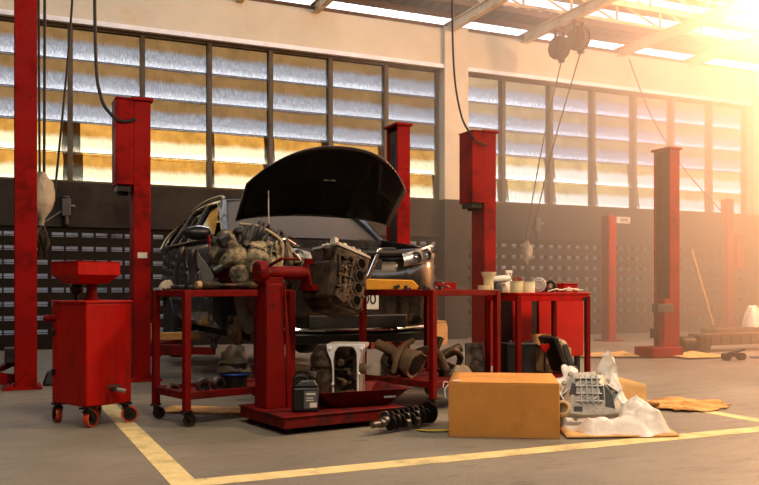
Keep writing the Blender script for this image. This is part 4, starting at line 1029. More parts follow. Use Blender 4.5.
m = MB(); m.tube(spline([(-.068, 0, .165), (-.062, 0, .212), (-.03, 0, .226), (.01, 0, .215)], 6), .014, 8); m.build('handle', BLACK_PL, T)
m = MB(); m.cyl((.045, 0, .226), (.045, 0, .25), .027, seg=18); m.build('cap', GREY_PL, T)
m = MB(); m.box((.028, -.0515, .08), (.085, .003, .11)); k = m.build('label', pmat('jug_label', '55585c', .5, var=.1), T)
m = MB(); m.box((.028, -.054, .115), (.06, .002, .012)); m.box((.022, -.054, .09), (.045, .002, .006)); m.box((.022, -.054, .075), (.05, .002, .006)); m.box((.045, -.054, .045), (.045, .002, .03)); m.build('label_print', SIGNW, k, smooth=0)

# --- crankshaft on the floor
def crankshaft():
    p0, p1 = place(-.03, 5.17), place(.335, 5.62); L = (p1-p0).length; az = math.degrees(math.atan2(p1.y-p0.y, p1.x-p0.x))
    T = thing('crankshaft', 'oily steel crankshaft lying on the floor before the engine stand', 'crankshaft', (p0.x, p0.y, .087), az)
    m = MB(); m.lathe([(0, -.02), (.020, -.02), (.020, .05), (.028, .05), (.028, .09), (0, .09)], (0, 0, -.02), (1, 0, 0), 18)
    xs = [.09+.105*k for k in range(5)]
    for x in xs: m.cyl((x-.005, 0, -.01), (x+.032, 0, -.01), .031, seg=18)
    w = MB(); j = m
    for k, x in enumerate(xs[:4]):
        s = 1 if k in (0, 3) else -1; a = R(62)
        ox, oz = s*.055*math.sin(a), s*.055*math.cos(a)
        j.cyl((x+.045, ox, oz-.01), (x+.085, ox, oz-.01), .026, seg=18)
        for dx in (.032, .082):
            pts = []
            for q in range(20):
                t = 2*PI*q/20; c = math.cos(t)
                r = .036+.034*max(0, -c)**.6+.03*max(0, c)
                pts.append((r*math.sin(t), r*c))
            pr = [(s*(u*math.cos(a)+v*math.sin(a)), s*(-u*math.sin(a)+v*math.cos(a))-.01) for u, v in pts]
            w.prism(pr, .012, 'yz', x+dx)
    w.build('counterweights', DARK_STEEL, T, bevel=.004)
    m.build('journals', STEEL, T)
    m = MB(); m.lathe([(.03, 0), (.070, .0), (.072, .012), (.05, .02), (.03, .03), (.0, .03)], (xs[4]+.045, 0, -.01), (1, 0, 0), 28); m.build('rear_flange', DARK_STEEL, T)
crankshaft()
m = MB(); pts = spline([place(.24, 5.36, .006), place(.30, 5.30, .012), place(.40, 5.31, .012), place(.47, 5.36, .006)], 8)
for a, b in zip(pts, pts[1:]): 
    n = (b-a).cross(Vector((0,0,1))).normalized()*.02
    m._f([m._v(a-n), m._v(b-n), m._v(b+n), m._v(a+n)])
tag(m.build('strap', YELLOW, None, solid=.004, weld=True), 'yellow strap on the floor at the left edge of the big cardboard box', 'strap')

# ------------------------------------------------------------------ big closed cardboard box
BX = thing('cardboard_box', 'big closed cardboard box on the floor in the centre foreground', 'cardboard box', place(.42, 5.135), va(-7.5), 'brown cardboard boxes')
bw, bd, bh = .655, .62, .325
m = MB()
t = .006
for c, s in (((bw/2, 0, bh/2), (bw, t, bh)), ((bw/2, bd, bh/2), (bw, t, bh)), ((0, bd/2, bh/2), (t, bd, bh)), ((bw, bd/2, bh/2), (t, bd, bh)), ((bw/2, bd/2, .004), (bw, bd, t))): m.box(c, s)
m.build('carton', CARD, BX, bevel=.003)
m = MB(); m.grid(lambda u, v: (u*bw, v*bd*(.497-.035*math.sin(PI*min(1, max(0, (u-.12)/.85)))), bh+.004+.016*math.sin(PI*u)*v**2+.006*u*v), 10, 8); m.build('flap', CARD, BX, solid=.005)
m = MB(); m.grid(lambda u, v: (u*bw, bd-v*bd*(.490-.03*math.sin(PI*u)), bh+.003+.004*math.sin(2*PI*u)*v), 10, 8); m.build('flap', CARD, BX, solid=.005)
m = MB(); m.box((.045, .05, bh+.0105), (.05, .055, .001)); k = m.build('sticker', SIGNW, BX); k['label'] = 'small white sticker at the corner'
m = MB(); m.tube(spline([(-.004, .01, bh-.01), (-.025, -.005, bh-.04), (-.02, -.01, bh-.09)], 6), .004, 6); m.tube(spline([(-.004, .03, bh), (-.03, .02, bh+.005), (-.035, .01, bh-.03)], 6), .003, 6); m.build('torn_tape', WHITE_PL, BX)

# ------------------------------------------------------------------ white plastic sheet with the aluminium casting
m = MB()
def flat(u, v): return G(1.115+.69*u+.06*v, 5.05+.80*v+.06*u, .012+.004*math.sin(9*u)*math.sin(7*v))
m.grid(flat, 14, 10); tag(m.build('cardboard_sheet', CARD_PALE, None, solid=.010), 'flat cardboard sheet on the floor under the white plastic bag', 'cardboard sheet')
m_, nt_, o_ = newmat('white_plastic_film')
b_ = N(nt_, 'ShaderNodeBsdfPrincipled', Roughness=.35); b_.inputs['Base Color'].default_value = (.93, .92, .89, 1)
tl_ = N(nt_, 'ShaderNodeBsdfTranslucent'); tl_.inputs['Color'].default_value = (.85, .82, .76, 1)
mx_ = N(nt_, 'ShaderNodeMixShader'); mx_.inputs[0].default_value = .35
nt_.links.new(b_.outputs[0], mx_.inputs[1]); nt_.links.new(tl_.outputs[0], mx_.inputs[2])
n_ = N(nt_, 'ShaderNodeTexNoise', Scale=14., Detail=5.); bp_ = N(nt_, 'ShaderNodeBump', Strength=.5, Distance=.02); tc_ = N(nt_, 'ShaderNodeTexCoord')
nt_.links.new(tc_.outputs['Object'], n_.inputs['Vector']); nt_.links.new(n_.outputs['Fac'], bp_.inputs['Height']); nt_.links.new(bp_.outputs['Normal'], b_.inputs['Normal']); nt_.links.new(mx_.outputs[0], o_.inputs['Surface'])
FILM = m_
def g2(x, y, cx, cy, sx, sy): return math.exp(-((x-cx)/sx)**2-((y-cy)/sy)**2)
def bagz(lat, d):
    # hand-laid folds: front roll, right lobe, peaks behind the casting, hollow under it
    z = .105*g2(lat, d, 1.30, 5.18, .26, .10) + .26*g2(lat, d, 1.165, 5.52, .045, .17) + .15*g2(lat, d, 1.60, 5.52, .11, .2) + .12*g2(lat, d, 1.62, 5.34, .17, .19) + .08*g2(lat, d, 1.70, 5.22, .10, .10)
    z += .38*g2(lat, d, 1.24, 5.76, .15, .10) + .22*g2(lat, d, 1.08, 5.60, .07, .16) + .44*g2(lat, d, 1.58, 5.84, .12, .08) + .12*g2(lat, d, 1.5, 5.72, .2, .1)
    z -= .16*g2(lat, d, 1.32, 5.44, .20, .10)
    w = noise.noise(Vector((lat*9, d*6, 1.3)))*.5 + noise.noise(Vector((lat*22+d*9, d*15, 4.)))*.3
    return max(.028, z + .05*w*min(1, .25+z*5))
def bagf(u, v):
    a = PI*2*u; cx, cy = 1.48, 5.50
    r = v*(1+.06*math.sin(5*a)+.05*math.sin(9*a+1))
    lat = cx + .35*r*math.copysign(abs(math.cos(a))**.8, math.cos(a)); d = cy + .42*r*math.copysign(abs(math.sin(a))**.8, math.sin(a))
    z = bagz(lat, d)*(1-max(0, v-.86)/.14*.75)
    k = min(1., z*3.5); q = noise.noise_vector(Vector((lat*13, d*11, z*9)))*.045*k + noise.noise_vector(Vector((lat*31, d*29, z*27)))*.018*k
    return G(lat, d, z) + Vector((q.x, q.y, max(-z*.3, q.z)))
m = MB(); m.grid(bagf, 150, 60)
tag(m.build('plastic_bag', FILM, None, weld=True, smooth=75), 'crumpled white plastic bag spread under the grey ribbed casting', 'plastic bag')
def casting():
    T = thing('gearbox_cover', 'grey ribbed aluminium gearbox cover lying on the white plastic bag', 'gearbox cover', place(1.345, 5.44, .055), va(-4))
    q = rot(-20, 0, 0)*1.1
    out = [(-.20, 0), (-.205, .05), (-.17, .13), (-.14, .20), (-.10, .255), (.07, .265), (.12, .215), (.155, .13), (.20, .06), (.215, .0), (.10, -.012), (-.08, -.012)]
    def mk(): k = MB(); k.T = q.to_4x4(); return k
    m = mk(); rs = [[(x*s, y, .02+z*s2) for x, z in out] for y, s, s2 in ((-.0, 1, 1), (-.025, 1, 1), (-.028, .94, .95), (-.06, .80, .85), (-.085, .62, .75))]; m.loft(rs)
    for x, z in out: m.cyl((x*.97, -.035, .02+z*.97), (x*.97, .004, .02+z*.97), .015, seg=12)
    m.build('cover', ALU, T, bevel=.004, smooth=25)
    m = mk()
    for k in range(4): m.box((-.055+.032*k, -.085, .16), (.007, .03, .17))
    for k in range(4): m.box((-.01, -.085, .09+.045*k), (.15, .026, .007))
    m.torus((.0, -.086, .15), (0, 1, 0), .05, .006, 24, 6); m.box((.14, -.05, .10), (.01, .04, .16), rot(0, 30)); m.box((.10, -.055, .12), (.01, .05, .2), rot(0, -28)); m.box((-.15, -.05, .10), (.01, .04, .16), rot(0, -30)); m.box((.13, -.045, .18), (.11, .03, .009), rot(0, 35)); m.box((-.13, -.045, .16), (.10, .03, .009), rot(0, -40))
    m.build('ribs', pmat('bright_aluminium', 'c4c2be', .38, metal=.6, var=.12), T, bevel=.002)
    for poly in ([(.080, .06), (.135, .05), (.125, .13), (.085, .19)], [(.05, .10), (.075, .10), (.075, .18), (.05, .2)], [(-.10, .03), (-.05, .03), (-.05, .06), (-.10, .06)], [(-.12, .14), (-.08, .12), (-.08, .19), (-.10, .2)]):
        m = mk(); m.prism(poly, .014, 'xz', -.086); m.build('opening', GREY_PL, T)
    m = mk(); m.lathe([(.032, 0), (.046, .0), (.048, .05), (.040, .07), (.030, .07), (.028, .01), (0, .01)], (-.155, -.03, .05), (-.15, -1, 0), 26, cap=False); k = m.build('port_collar', pmat('tan_plastic_collar', 'c9b28a', .5), T); k['label'] = 'round tan collar'
casting()
T = thing('cardboard_flap', 'torn flap of orange-brown cardboard propped up behind the white bag', 'cardboard piece', place(1.56, 5.95, .0), va(-8), 'brown cardboard boxes')
T['group'] = 'loose cardboard pieces'
m = MB(); m.grid(lambda u, v: (.04+.27*u, .06*v+.02*math.sin(3*u), .27*v*(1-.25*u)+.02), 8, 6); m.build('panel', CARD_PALE, T, solid=.007)
m = MB(); m.grid(lambda u, v: (.04+.27*u, -.10*(1-v), .02+.012*v), 6, 3); m.build('fold', CARD_PALE, T, solid=.007)
# torn cardboard on the floor at right
random.seed(21)
m = MB(); n = 44; c = place(2.34, 6.50, .012)
edge = []
for k in range(n):
    a = 2*PI*k/n; r = 1+.10*random.uniform(-1, 1)+ (.16*random.uniform(-1, .6) if math.cos(a) > .3 else 0)
    e = G(.345*math.cos(a)*r, .34*math.sin(a)*r*1.0 + .10*math.cos(a)); edge.append(Vector((c.x+e.x, c.y+e.y, .012+.010*noise.noise(Vector((a*2, 1, 0))))))
for f in (1., .66, .33):
    pass
vc = m._v(c); rv = [[m._v(c.lerp(e, f)+Vector((0,0,.012*noise.noise(e*5*f)))) for e in edge] for f in (.35, .7, 1.)]
for k in range(n): m._f([vc, rv[0][k], rv[0][(k+1) % n]])
for a, b in zip(rv, rv[1:]):
    for k in range(n): m._f([a[k], b[k], b[(k+1) % n], a[(k+1) % n]])
TORN = pmat('oiled_cardboard', 'd0a465', .8, var=.2, scale=5, dirt='8a5420', damt=.5, dscale=6, bump=.2, bscale=12, spec=.2)
tag(m.build('torn_cardboard', TORN, None, solid=.006, smooth=60), 'flat torn sheet of oil-stained cardboard on the floor at right', 'cardboard sheet')
m = MB()
def rollf(u, v):
    a = 2*PI*v; r = .035*(1+.3*math.sin(5*u)+.15*math.sin(3*a))*(.55+.45*math.sin(PI*u)**.4)
    p = G(1.83+.26*u, 6.22+.14*u+.03*math.sin(6*u), .04); return (p.x, p.y+r*math.cos(a), max(.004, .035+r*math.sin(a)))
m.grid(rollf, 18, 12); tag(m.build('crumpled_paper', TORN, None, weld=True), 'crumpled strip of brown paper between the white bag and the torn cardboard', 'paper')
# flat cardboard lying beneath the left cart
m = MB(); m.grid(lambda u, v: G(-1.60+.75*u, 6.1+.35*v-.1*u, .006+.003*math.sin(8*u)), 8, 4); tag(m.build('cardboard_sheet', CARD_PALE, None, solid=.006), 'flat dusty cardboard sheet on the floor under the left cart', 'cardboard sheet')

# ------------------------------------------------------------------ things on the right cart
zt = .885
T = thing('foam_slab', 'yellow foam slab lying on the right cart, before the car headlamp', 'foam slab', on(cartR, .10, .52, zt), va(0))
YF = pmat('yellow_foam', 'd9962a', .8, var=.1, dirt='b06f14', damt=.3)
m = MB(); m.prism([(-.20, 0), (.19, 0), (.205, .03), (.16, .075), (-.17, .085), (-.20, .08)], .16, 'xz', -.08); m.build('slab', YF, T, bevel=.008)
m = MB(); m.box((.03, -.082, .02), (.035, .008, .026)); m.box((.05, -.082, .03), (.02, .008, .02)); m.build('clip', BLACK_PL, T)
T = thing('parts_box', 'small open red box on the right cart', 'box', on(cartR, .66, .46, zt), va(4))
m = MB(); m.box((0, 0, .004), (.15, .10, .008)); [m.box(c, s) for c, s in (((0, -.05, .03), (.15, .006, .06)), ((0, .05, .03), (.15, .006, .06)), ((-.075, 0, .03), (.006, .10, .06)), ((.075, 0, .03), (.006, .10, .06)))]; m.build('tray', RED_BRIGHT, T, bevel=.002)
T = thing('wire_coil', 'small coil of bright wire on the right cart beside the red box', 'coil', on(cartR, .30, .22, zt), va(0))
m = MB(); [m.torus((.004*k, 0, .038), (.15+.1*k, 1, .1*k), .032, .005, 22, 6) for k in range(4)]; m.tube(spline([(.03, 0, .02), (.07, -.02, .03), (.09, .0, .012)], 5), .006, 6); m.build('coil', STEEL, T)
for q, (x, y, l) in enumerate(((.08, .18, 'small black fitting at the front corner of the right cart'), (.0, .30, 'small black fitting on the right cart close to the foam slab'), (.16, .10, 'small dark fitting on the right cart just left of the wire coil'))):
    T = thing('pipe_fitting', l, 'fitting', on(cartR, x+.03, y, zt), va(30*q), 'black fittings on the right cart')
    m = MB(); m.lathe([(0, 0), (.02, 0), (.022, .012), (.014, .016), (.014, .032), (0, .032)], (0, 0, 0), (0, 0, 1), 14); m.cyl((.0, 0, .012), (.04, 0, .012), .010, seg=10); m.build('fitting', BLACK_PL, T)
T = thing('funnel_cup', 'cream plastic cup with flared rim at the right end of the right cart', 'cup', on(cartR, .70, .05, zt), 0)
m = MB(); m.lathe([(.0, 0), (.040, 0), (.038, .06), (.040, .09), (.062, .135), (.062, .14), (.055, .137), (.034, .09), (.033, .01), (0, .008)], (0, 0, 0), (0, 0, 1), 28); m.build('cup', CREAM, T)
T = thing('tape_roll', 'low cream roll beside the flared cream cup', 'roll', on(cartR, .64, .05, zt), 0)
m = MB(); m.lathe([(.022, 0), (.045, 0), (.046, .035), (.022, .035), (.022, 0)], (0, 0, 0), (0, 0, 1), 24, cap=False); m.build('roll', CREAM, T)
# lower shelf of the right cart: differential carrier, clutch parts
T = thing('differential_housing', 'tan bell-shaped differential housing on the right cart lower shelf', 'differential', on(cartR, .10, .34, .203), va(30))
DUST = pmat('dusty_tan_metal', '6a5238', .75, var=.25, dirt='3a2818', damt=.4, bump=.3)
m = MB(); m.lathe([(.03, .20), (.06, .19), (.085, .13), (.10, .06), (.115, .0), (.105, -.01), (.085, .0), (.06, .05), (0, .06)], (.04, -.04, .11), (-.35, .9, .45), 28, cap=False); m.build('bell', DUST, T, jitter=.018, jscale=16)
m = MB(); m.lathe([(0, .01), (.05, .01), (.085, -.002), (.05, -.01), (0, -.01)], (.04, -.04, .115), (-.35, .9, .45), 24); m.build('inner_hub', BLACK_RUB, T)
m = MB(); m.cyl((.0, .12, .18), (-.1, .30, .26), .04); m.tube(spline([(-.12, .02, .06), (-.10, .0, .18), (.0, .05, .26), (.10, .1, .29)], 6), .022, 8); m.build('axle_tube', DUST, T)
T = thing('clutch_cover', 'dark oily clutch cover leaning on the right cart lower shelf', 'clutch cover', on(cartR, .14, .54, .203), va(20))
m = MB(); m.lathe([(.03, 0), (.10, .0), (.105, .02), (.08, .04), (.05, .045), (.03, .03), (.03, 0)], (0, 0, .115), (-.3, -.9, .3), 26, cap=False); m.build('plate', IRON, T)
m = MB()
for k in range(7): a = 2*PI*k/7; m.cyl((.06*math.cos(a), -.03, .115+.06*math.sin(a)), (.06*math.cos(a), -.05, .115+.06*math.sin(a)), .014, seg=10)
m.build('springs', DARK_STEEL, T)
rag('rag', 'pale rag on the right cart lower shelf, beside the transmission case', 'rag', on(cartR, .10, .68, .203), .08, .09, RAG, 12)
rag('rag', 'dusty rag hanging over the right part of the right cart lower shelf', 'rag', on(cartR, .42, .10, .226), .10, .07, pmat('dusty_rag', '8a7a64', .9, var=.2), 15)
T = thing('exhaust_elbow', 'curved brown exhaust elbow on the right cart lower shelf, upper part', 'exhaust pipe', on(cartR, .36, .45, .203), va(10))
m = MB(); m.tube(spline([(-.12, 0, .04), (-.06, 0, .16), (.05, 0, .21), (.14, .02, .17), (.2, .02, .05)], 7), .035, 12); m.build('pipe', DUST, T)
m = MB(); m.cyl((-.125, 0, .0), (-.12, 0, .04), .05, seg=18); m.cyl((.2, .02, .0), (.2, .02, .05), .055, seg=18); m.build('end_flange', IRON, T)
# ------------------------------------------------------------------ right-hand bench, red cabinet behind it
def bench(loc, rz, L, Wd, h):
    T = thing('workbench', 'red steel workbench crowded with tins and rolls, before the red cabinet', 'workbench', loc, rz)
    m = MB(); m.box((L/2, Wd/2, h-.01), (L+.04, Wd+.04, .02)); m.build('top', RED_BRIGHT, T, bevel=.004)
    m = MB()
    for y in (0, Wd): m.box((L/2, y, h-.045), (L, .03, .05))
    for x in (0, L): m.box((x, Wd/2, h-.045), (.03, Wd, .05))
    m.build('apron', RED_BRIGHT, T, bevel=.003)
    for x in (0, L):
        for y in (0, Wd): g = MB(); g.box((x, y, (h-.03)/2), (.04, .04, h-.03)); g.build('leg', RED, T, bevel=.004)
    m = MB(); m.box((L/2, Wd/2, .16), (L, Wd, .02)); m.build('lower_shelf', RED_OLD, T)
    m = MB(); m.box((L-.05, -.017, h-.055), (.022, .006, .03)); m.box((L-.02, -.017, h-.055), (.022, .006, .03)); m.build('clips', BLACK_PL, T)
    return T
BN = bench(place(1.135, 6.95), va(24.5), .70, .47, .862)
CAB = thing('tool_cabinet', 'bright red two-door tool cabinet standing behind the workbench', 'cabinet', place(1.21, 7.72), va(24.5))
m = MB(); m.box((.395, .13, .545), (.79, .24, .57)); m.build('cabinet_body', pmat('cabinet_dark_red', '3a120a', .6), CAB, bevel=.005)
for x, w in ((.10, .195), (.535, .505)):
    m = MB(); m.box((x, -.002, .545), (w, .022, .57)); d_ = m.build('door', pmat('cabinet_red', 'b8140a', .35, var=.08, coat=.2), CAB, bevel=.004)
for x in (.04, .75):
    for y in (.04, .22): m = MB(); m.box((x, y, .13), (.04, .04, .26)); m.build('foot', BLACK_PL, CAB)
hb = .862
def bat(x, y): return on(BN, x, y, hb)
def tin(x, y, r, h, label, mat=CREAM, lid=True):
    T = thing('tin', label, 'tin', bat(x, y), 0, 'tins on the workbench')
    m = MB(); m.lathe([(0, 0), (r, 0), (r, h-.004), (r*.97, h), (0, h)], (0, 0, 0), (0, 0, 1), 24); m.build('can', mat, T)
    m = MB(); m.lathe([(r*.93, h-.001), (r*1.03, h), (r*1.03, h+.010), (r*.9, h+.010), (r*.9, h+.004), (0, h+.004)], (0, 0, 0), (0, 0, 1), 24, cap=False); m.build('lid', mat, T)
tin(.04, .08, .054, .085, 'cream tin near the left end of the workbench')
tin(.155, .08, .054, .080, 'cream tin right of centre-left, next to the white bottles', pmat('pale_tin', 'd3c9a6', .45, var=.1))
T = thing('bottle', 'white plastic bottle lying on other things, at the left of the workbench', 'bottle', bat(-.06, .16)+Vector((0,0,.075)), va(6), 'white bottles on the workbench')
m = MB(); m.lathe([(0, 0), (.027, 0), (.031, .01), (.031, .11), (.018, .13), (.018, .15), (0, .15)], (-.07, 0, .031), (1, 0, .08), 22); m.build('bottle', WHITE_PL, T)
T = thing('bottle', 'squat white bottle standing at the left end of the workbench', 'bottle', bat(-.005, .22), 0, 'white bottles on the workbench')
m = MB(); m.lathe([(0, 0), (.045, 0), (.047, .06), (.03, .085), (.018, .09), (.018, .11), (0, .11)], (0, 0, 0), (0, 0, 1), 22); m.build('bottle', WHITE_PL, T)
T = thing('jar', 'dark jar under the lying white bottle on the workbench', 'jar', bat(-.09, .17), 0)
m = MB(); m.lathe([(0, 0), (.04, 0), (.042, .05), (.036, .075), (0, .075)], (0, 0, 0), (0, 0, 1), 20); m.build('jar', GREY_PL, T)
T = thing('spray_nozzle', 'white trigger bottle among the tins on the workbench', 'spray bottle', bat(.075, .27), va(30))
m = MB(); m.lathe([(0, 0), (.035, 0), (.037, .10), (.015, .14), (.015, .16), (0, .16)], (0, 0, 0), (0, 0, 1), 20); m.build('bottle', WHITE_PL, T)
m = MB(); m.box((.01, 0, .175), (.07, .02, .025)); m.box((.035, 0, .15), (.01, .014, .04), rot(0, 20)); m.build('trigger_head', WHITE_PL, T, bevel=.004)
T = thing('filter_disc', 'round pale grey disc standing on edge on the workbench', 'disc', bat(.285, .12), va(-10))
m = MB(); m.lathe([(0, -.022), (.058, -.022), (.064, -.012), (.064, .012), (.058, .022), (0, .022)], (0, 0, .064), (0, 1, 0), 28); m.build('disc', pmat('pale_grey_plastic', 'a9a4a0', .5, var=.06), T)
m = MB(); m.torus((0, -.022, .064), (0, 1, 0), .035, .006, 24, 6); m.build('ridge', pmat('pale_grey_plastic', 'a9a4a0', .5), T)
T = thing('bearing_ring', 'brown bearing ring standing on the workbench, right of the pale disc', 'bearing', bat(.40, .11), va(-5))
m = MB(); m.torus((0, 0, .052), (.2, 1, 0), .040, .014, 26, 8); m.build('outer_ring', IRON, T)
m = MB(); m.torus((0, 0, .052), (.2, 1, 0), .020, .007, 20, 6); m.build('inner_ring', STEEL, T)
T = thing('hose_roll', 'coil of tan hose lying on the workbench, behind the bearing ring', 'hose', bat(.47, .27), 0)
m = MB(); [m.torus((.02*k, 0, .05), (1, .25, 0), .042, .011, 22, 7) for k in range(-3, 4)]; m.build('coil', pmat('tan_hose_b', 'b48a62', .55), T)
T = thing('tray_box', 'flat bright red box at the right end of the workbench', 'box', bat(.635, .20), va(24.5))
m = MB(); m.box((0, 0, .035), (.15, .12, .07)); m.box((0, 0, .074), (.16, .13, .012)); m.build('box', RED_BRIGHT, T, bevel=.004)
m = MB(); pts = [(.33, .05, .0), (.40, .03, .02), (.47, .06, .012), (.55, .04, .025), (.63, .05, .012), (.70, .06, .012)]
m.tube(spline([bat(x, y)+Vector((0, 0, z+.008)) for x, y, z in pts], 8), .007, 6); m.tube(spline([bat(.44, .06)+Vector((0,0,.01)), bat(.52, .10)+Vector((0,0,.022)), bat(.66, .09)+Vector((0,0,.03)), bat(.71, .14)+Vector((0,0,.01))], 8), .006, 6)
tag(m.build('cable', pmat('pale_cable', 'c9bfae', .5), None), 'pale cable trailing along the front edge of the workbench', 'cable')
rag('rag', 'white rag hanging from the front edge of the workbench near its right end', 'rag', bat(.545, .06)+Vector((0,0,0)), .045, .03, RAG, 31)
rag('rag', 'reddish brown rag on the workbench between tins and disc', 'rag', bat(.20, .32), .09, .12, pmat('brown_rag', '6b3420', .9, var=.2), 33)

# --- under and beside the workbench
T = thing('car_battery', 'black car battery on the floor under the workbench', 'battery', on(BN, .17, .25, .17), va(12))
m = MB(); m.box((0, 0, .12), (.26, .17, .24)); m.box((0, 0, .25), (.27, .18, .025)); m.build('case', BLACK_PL, T, bevel=.006)
m = MB(); m.cyl((-.09, -.04, .26), (-.09, -.04, .285), .012); m.cyl((.09, -.04, .26), (.09, -.04, .285), .012); m.build('terminals', STEEL, T)
T = thing('battery_tray', 'black plastic tray leaning on its edge, right of the car battery', 'tray', on(BN, .44, .12, .17), va(20))
m = MB(); m.box((.0, 0, .17), (.05, .26, .32), rot(0, -22)); m.box((.05, 0, .16), (.02, .22, .26), rot(0, -22)); m.build('tray', BLACK_PL, T, bevel=.01)
m = MB(); [m.box((.09, -.1+.05*k, .14), (.04, .012, .24), rot(0, -22)) for k in range(5)]; m.build('ribs', GREY_PL, T)
T = thing('red_hand_tool', 'small red heart-shaped tool head on the dark tray', 'tool', on(BN, .31, .06, .17), va(0))
m = MB(); m.prism([(0, .18), (.04, .23), (.035, .26), (.012, .265), (0, .25), (-.012, .265), (-.035, .26), (-.04, .23)], .03, 'xz', 0); m.build('head', RED_BRIGHT, T, bevel=.004)
m = MB(); m.cyl((0, .015, .0), (0, .015, .20), .012); m.build('shaft', BLACK_PL, T)
# scrap pile under the workbench
random.seed(14)
for q, (la, d, s, l) in enumerate(((.62, 8.35, .34, 'dark metal bracket in the scrap heap, behind the right cart, below the small red box'), (.93, 8.1, .30, 'dark scrap casting on the floor just left of the red cabinet'), (1.52, 6.72, .16, 'dark scrap manifold on the floor before the right bench leg'), (.50, 7.75, .22, 'dark scrap bracket behind the right cart, next to the corner leg'))):
    T = thing('scrap_part', l, 'scrap part', place(la, d), random.uniform(0, 90), 'scrap parts under the workbench')
    m = MB(); m.box((0, 0, s*.3), (s*1.4, s*.5, s*.5), rot(10, 20, 0)); m.cyl((-s*.6, 0, s*.5), (s*.7, .02, s*.9), s*.14); m.torus((s*.3, 0, s*.5), (0, 1, .3), s*.35, s*.1, 18, 7); m.box((-s*.4, .03, s*.8), (s*.15, s*.6, s*1.0), rot(0, 30)); m.build('casting', IRON, T, bevel=.005, jitter=.01, jscale=15)
def carton(loc, rz, w, d, h, label, mat=CARD_PALE, open_=False):
    T = thing('cardboard_box', label, 'cardboard box', loc, rz, 'brown cardboard boxes')
    m = MB(); t = .006
    for c, s in (((0, -d/2, h/2), (w, t, h)), ((0, d/2, h/2), (w, t, h)), ((-w/2, 0, h/2), (t, d, h)), ((w/2, 0, h/2), (t, d, h)), ((0, 0, .004), (w, d, t))): m.box(c, s)
    m.build('carton', mat, T, bevel=.003)
    if open_:
        m = MB(); m.grid(lambda u, v: (w*(u-.5), d/2+.10*v, h+.10*v), 4, 4); m.build('flap', mat, T, solid=.005)
        m = MB(); m.grid(lambda u, v: (-w/2-.09*v, d*(u-.5), h+.05*v), 4, 4); m.build('flap', mat, T, solid=.005)
    else:
        m = MB(); m.box((0, -d/4, h+.003), (w, d/2-.006, t)); m.build('flap', mat, T); m = MB(); m.box((0, d/4, h+.003), (w, d/2-.006, t)); m.build('flap', mat, T)
    return T
carton(on(BN, .57, .32, .171), va(10), .24, .26, .21, 'open pale cardboard box on the workbench lower shelf beside the right leg', open_=True)
carton(place(1.76, 6.62), va(4), .24, .22, .14, 'low yellow-brown cardboard box behind the white bag', mat=pmat('yellow_card', 'd49a3a', .8, var=.1))
T = thing('grey_canister', 'grey metal canister between the big box and the white bag', 'canister', place(1.41, 6.18), 0)
m = MB(); m.lathe([(0, 0), (.075, 0), (.075, .24), (.06, .27), (.035, .285), (.035, .31), (0, .31)], (0, 0, 0), (0, 0, 1), 24); m.build('can', pmat('grey_metal_paint', '77706a', .45, metal=.3, var=.12), T)
m = MB(); m.tube(spline([(-.05, 0, .27), (-.03, 0, .32), (.03, 0, .32), (.05, 0, .27)], 5), .006, 6); m.build('handle', STEEL, T)
rag('rag', 'crumpled white paper on top of the open pale cardboard box by the bench leg', 'paper', on(BN, .62, .28, .385), .07, .05, RAG, 41)

# --- far floor, around the tall faded lift post
T = thing('hydraulic_pump', 'dark hydraulic pump with round motor on the floor right of the faded post', 'pump', place(4.25, 11.7), va(20)); T.scale = (.72, .72, .8)
m = MB(); m.cyl((-.16, 0, .17), (.12, 0, .17), .12, seg=24); m.cyl((-.18, 0, .17), (-.16, 0, .17), .09, seg=24); [m.box((0, .118*math.cos(a), .17+.118*math.sin(a)), (.24, .012, .012)) for a in [2*PI*k/14 for k in range(14)]]; m.build('motor', DARK_STEEL, T)
m = MB(); m.box((.24, 0, .17), (.10, .22, .26)); m.cyl((.34, -.04, .03), (.34, -.04, .30), .045); m.cyl((.42, .0, .03), (.42, .0, .28), .04); m.build('valve_block', IRON, T, bevel=.006)
m = MB(); m.box((.08, 0, .02), (.62, .26, .04)); m.build('skid', RAIL, T)
def floorsheet(name, lat, d, w, l, rz, label, mat):
    m = MB(); m.grid(lambda u, v: (w*(u-.5), l*(v-.5), .02+.03*max(0, u-.85)/.15*1.0*(v) + .008*math.sin(7*u)*math.sin(5*v)), 10, 8); o = m.build(name, mat, None, solid=.008); o.location = place(lat, d); o.rotation_euler = (0, 0, R(va(rz))); return tag(o, label, 'cardboard sheet', 'loose cardboard pieces')
floorsheet('cardboard_sheet', 4.05, 11.1, .62, .7, 20, 'pale flat cardboard sheet on the floor right of the faded lift post', CARD_PALE)
floorsheet('cardboard_sheet', 2.95, 11.2, .75, .6, 5, 'pale flat cardboard sheet on the floor left of the faded lift post', CARD_PALE)
T = thing('trolley_foot', 'small black caster frame on the floor right of the pale cardboard', 'caster frame', place(4.42, 10.6), va(10))
m = MB(); m.box((0, 0, .10), (.30, .06, .03), rot(0, -14)); m.box((-.02, 0, .07), (.05, .16, .05)); m.build('frame', BLACK_PL, T, bevel=.004)
for x in (-.10, .10): m = MB(); m.cyl((x, -.05, .045), (x, .05, .045), .045, seg=18); m.build('wheel', BLACK_RUB, T)
m = MB(); m.tube(spline([place(4.75, 10.9, .012), place(5.1, 10.75, .012), place(5.4, 10.95, .012), place(5.9, 10.7, .012)], 8), .018, 6); tag(m.build('floor_hose', pmat('blue_grey_hose', '5a5a72', .5), None), 'bluish hose lying on the floor at the far right', 'hose')
m = MB(); m.tube(spline([place(4.6, 12.7, .5), place(4.66, 12.9, .9), place(4.55, 13.0, 1.4), place(4.42, 13.3, 2.1)], 8), .012, 6) if False else None
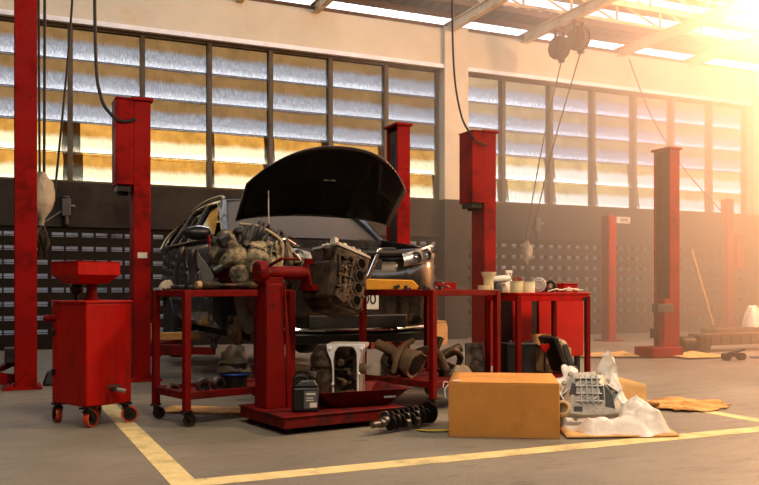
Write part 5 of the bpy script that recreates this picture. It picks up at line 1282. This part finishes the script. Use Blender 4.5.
rag('plastic_bag', 'small knotted white bag on the far end of the runway rails', 'plastic bag', place(6.15, 14.0, .25), .17, .34, FILM, 51)
T = thing('broom', 'pale broom handle leaning near the far right corner post', 'broom', place(5.75, 14.6), 0)
m = MB(); m.cyl((0, 0, .25), (-.38, .12, 1.55), .014, seg=8); m.build('handle', WOOD, T)
m = MB(); m.frustum((.07, -.02, .0), (.42, .10), (0, 0, .26), (.10, .06)); m.build('bristles', DARK_STEEL, T)
# planks and block on the rear lift arm at left
T = thing('plank', 'rough pale plank lying on the lift arm under the car', 'plank', G(-2.29, 9.05, .0), 0)
tag(T, 'rough pale plank lying across the lift arm under the car side', 'plank')
m = MB(); m.box((0, 0, .388), (.72, .22, .072)); m.build('board', WOOD, T, bevel=.006)
T = thing('wood_block', 'small pale wood block on top of the plank under the car', 'wood block', G(-2.45, 9.02, .425), 12)
m = MB(); m.box((0, 0, .05), (.15, .12, .10)); m.build('block', WOOD, T, bevel=.006)
T = thing('wood_block', 'small pale wooden box by the back wall, seen right of the right cart corner leg', 'wood block', place(.90, 13.6), va(30))
m = MB(); m.box((0, 0, .14), (.26, .3, .28)); m.frustum((0, 0, .28), (.26, .3), (.03, 0, .38), (.12, .3)); m.build('block', WOOD, T, bevel=.004)

# ------------------------------------------------------------------ floor jack at the left edge
T = thing('floor_jack', 'red trolley jack at the left edge before the tall red post', 'floor jack', place(-3.43, 7.42), va(75))
m = MB()
for y in (-.10, .10): m.prism([(-.30, .05), (.32, .05), (.32, .11), (.05, .16), (-.30, .14)], .012, 'xz', y)
m.box((-.28, 0, .10), (.05, .2, .08)); m.build('frame', RED, T, bevel=.003)
m = MB(); m.box((.10, 0, .17), (.42, .07, .05), rot(0, -12)); m.cyl((.30, 0, .20), (.30, 0, .24), .05); m.build('lift_arm', RED_OLD, T, bevel=.005)
m = MB(); m.cyl((-.26, 0, .14), (-.48, 0, .62), .018); m.build('handle', RED, T)
for x, r in ((-.25, .045), (.27, .055)):
    for y in (-.13, .13): g = MB(); g.cyl((x, y-.02, r), (x, y+.02, r), r, seg=18); g.build('wheel', BLACK_RUB, T)
T = thing('rubber_block', 'dark lump of rubber on the floor just right of the tall left post', 'rubber block', place(-3.02, 7.9), va(20))
m = MB(); m.frustum((0, 0, 0), (.22, .2), (.0, 0, .13), (.14, .14)); m.build('block', BLACK_RUB, T, bevel=.02, jitter=.01)
m = MB(); m.tube(spline([place(-3.35, 9.3, .02), place(-3.1, 9.1, .02), place(-2.95, 9.25, .02), place(-2.75, 9.0, .02)], 8), .018, 6); tag(m.build('floor_hose', BLUE, None), 'blue hose on the floor behind the drain cart', 'hose')
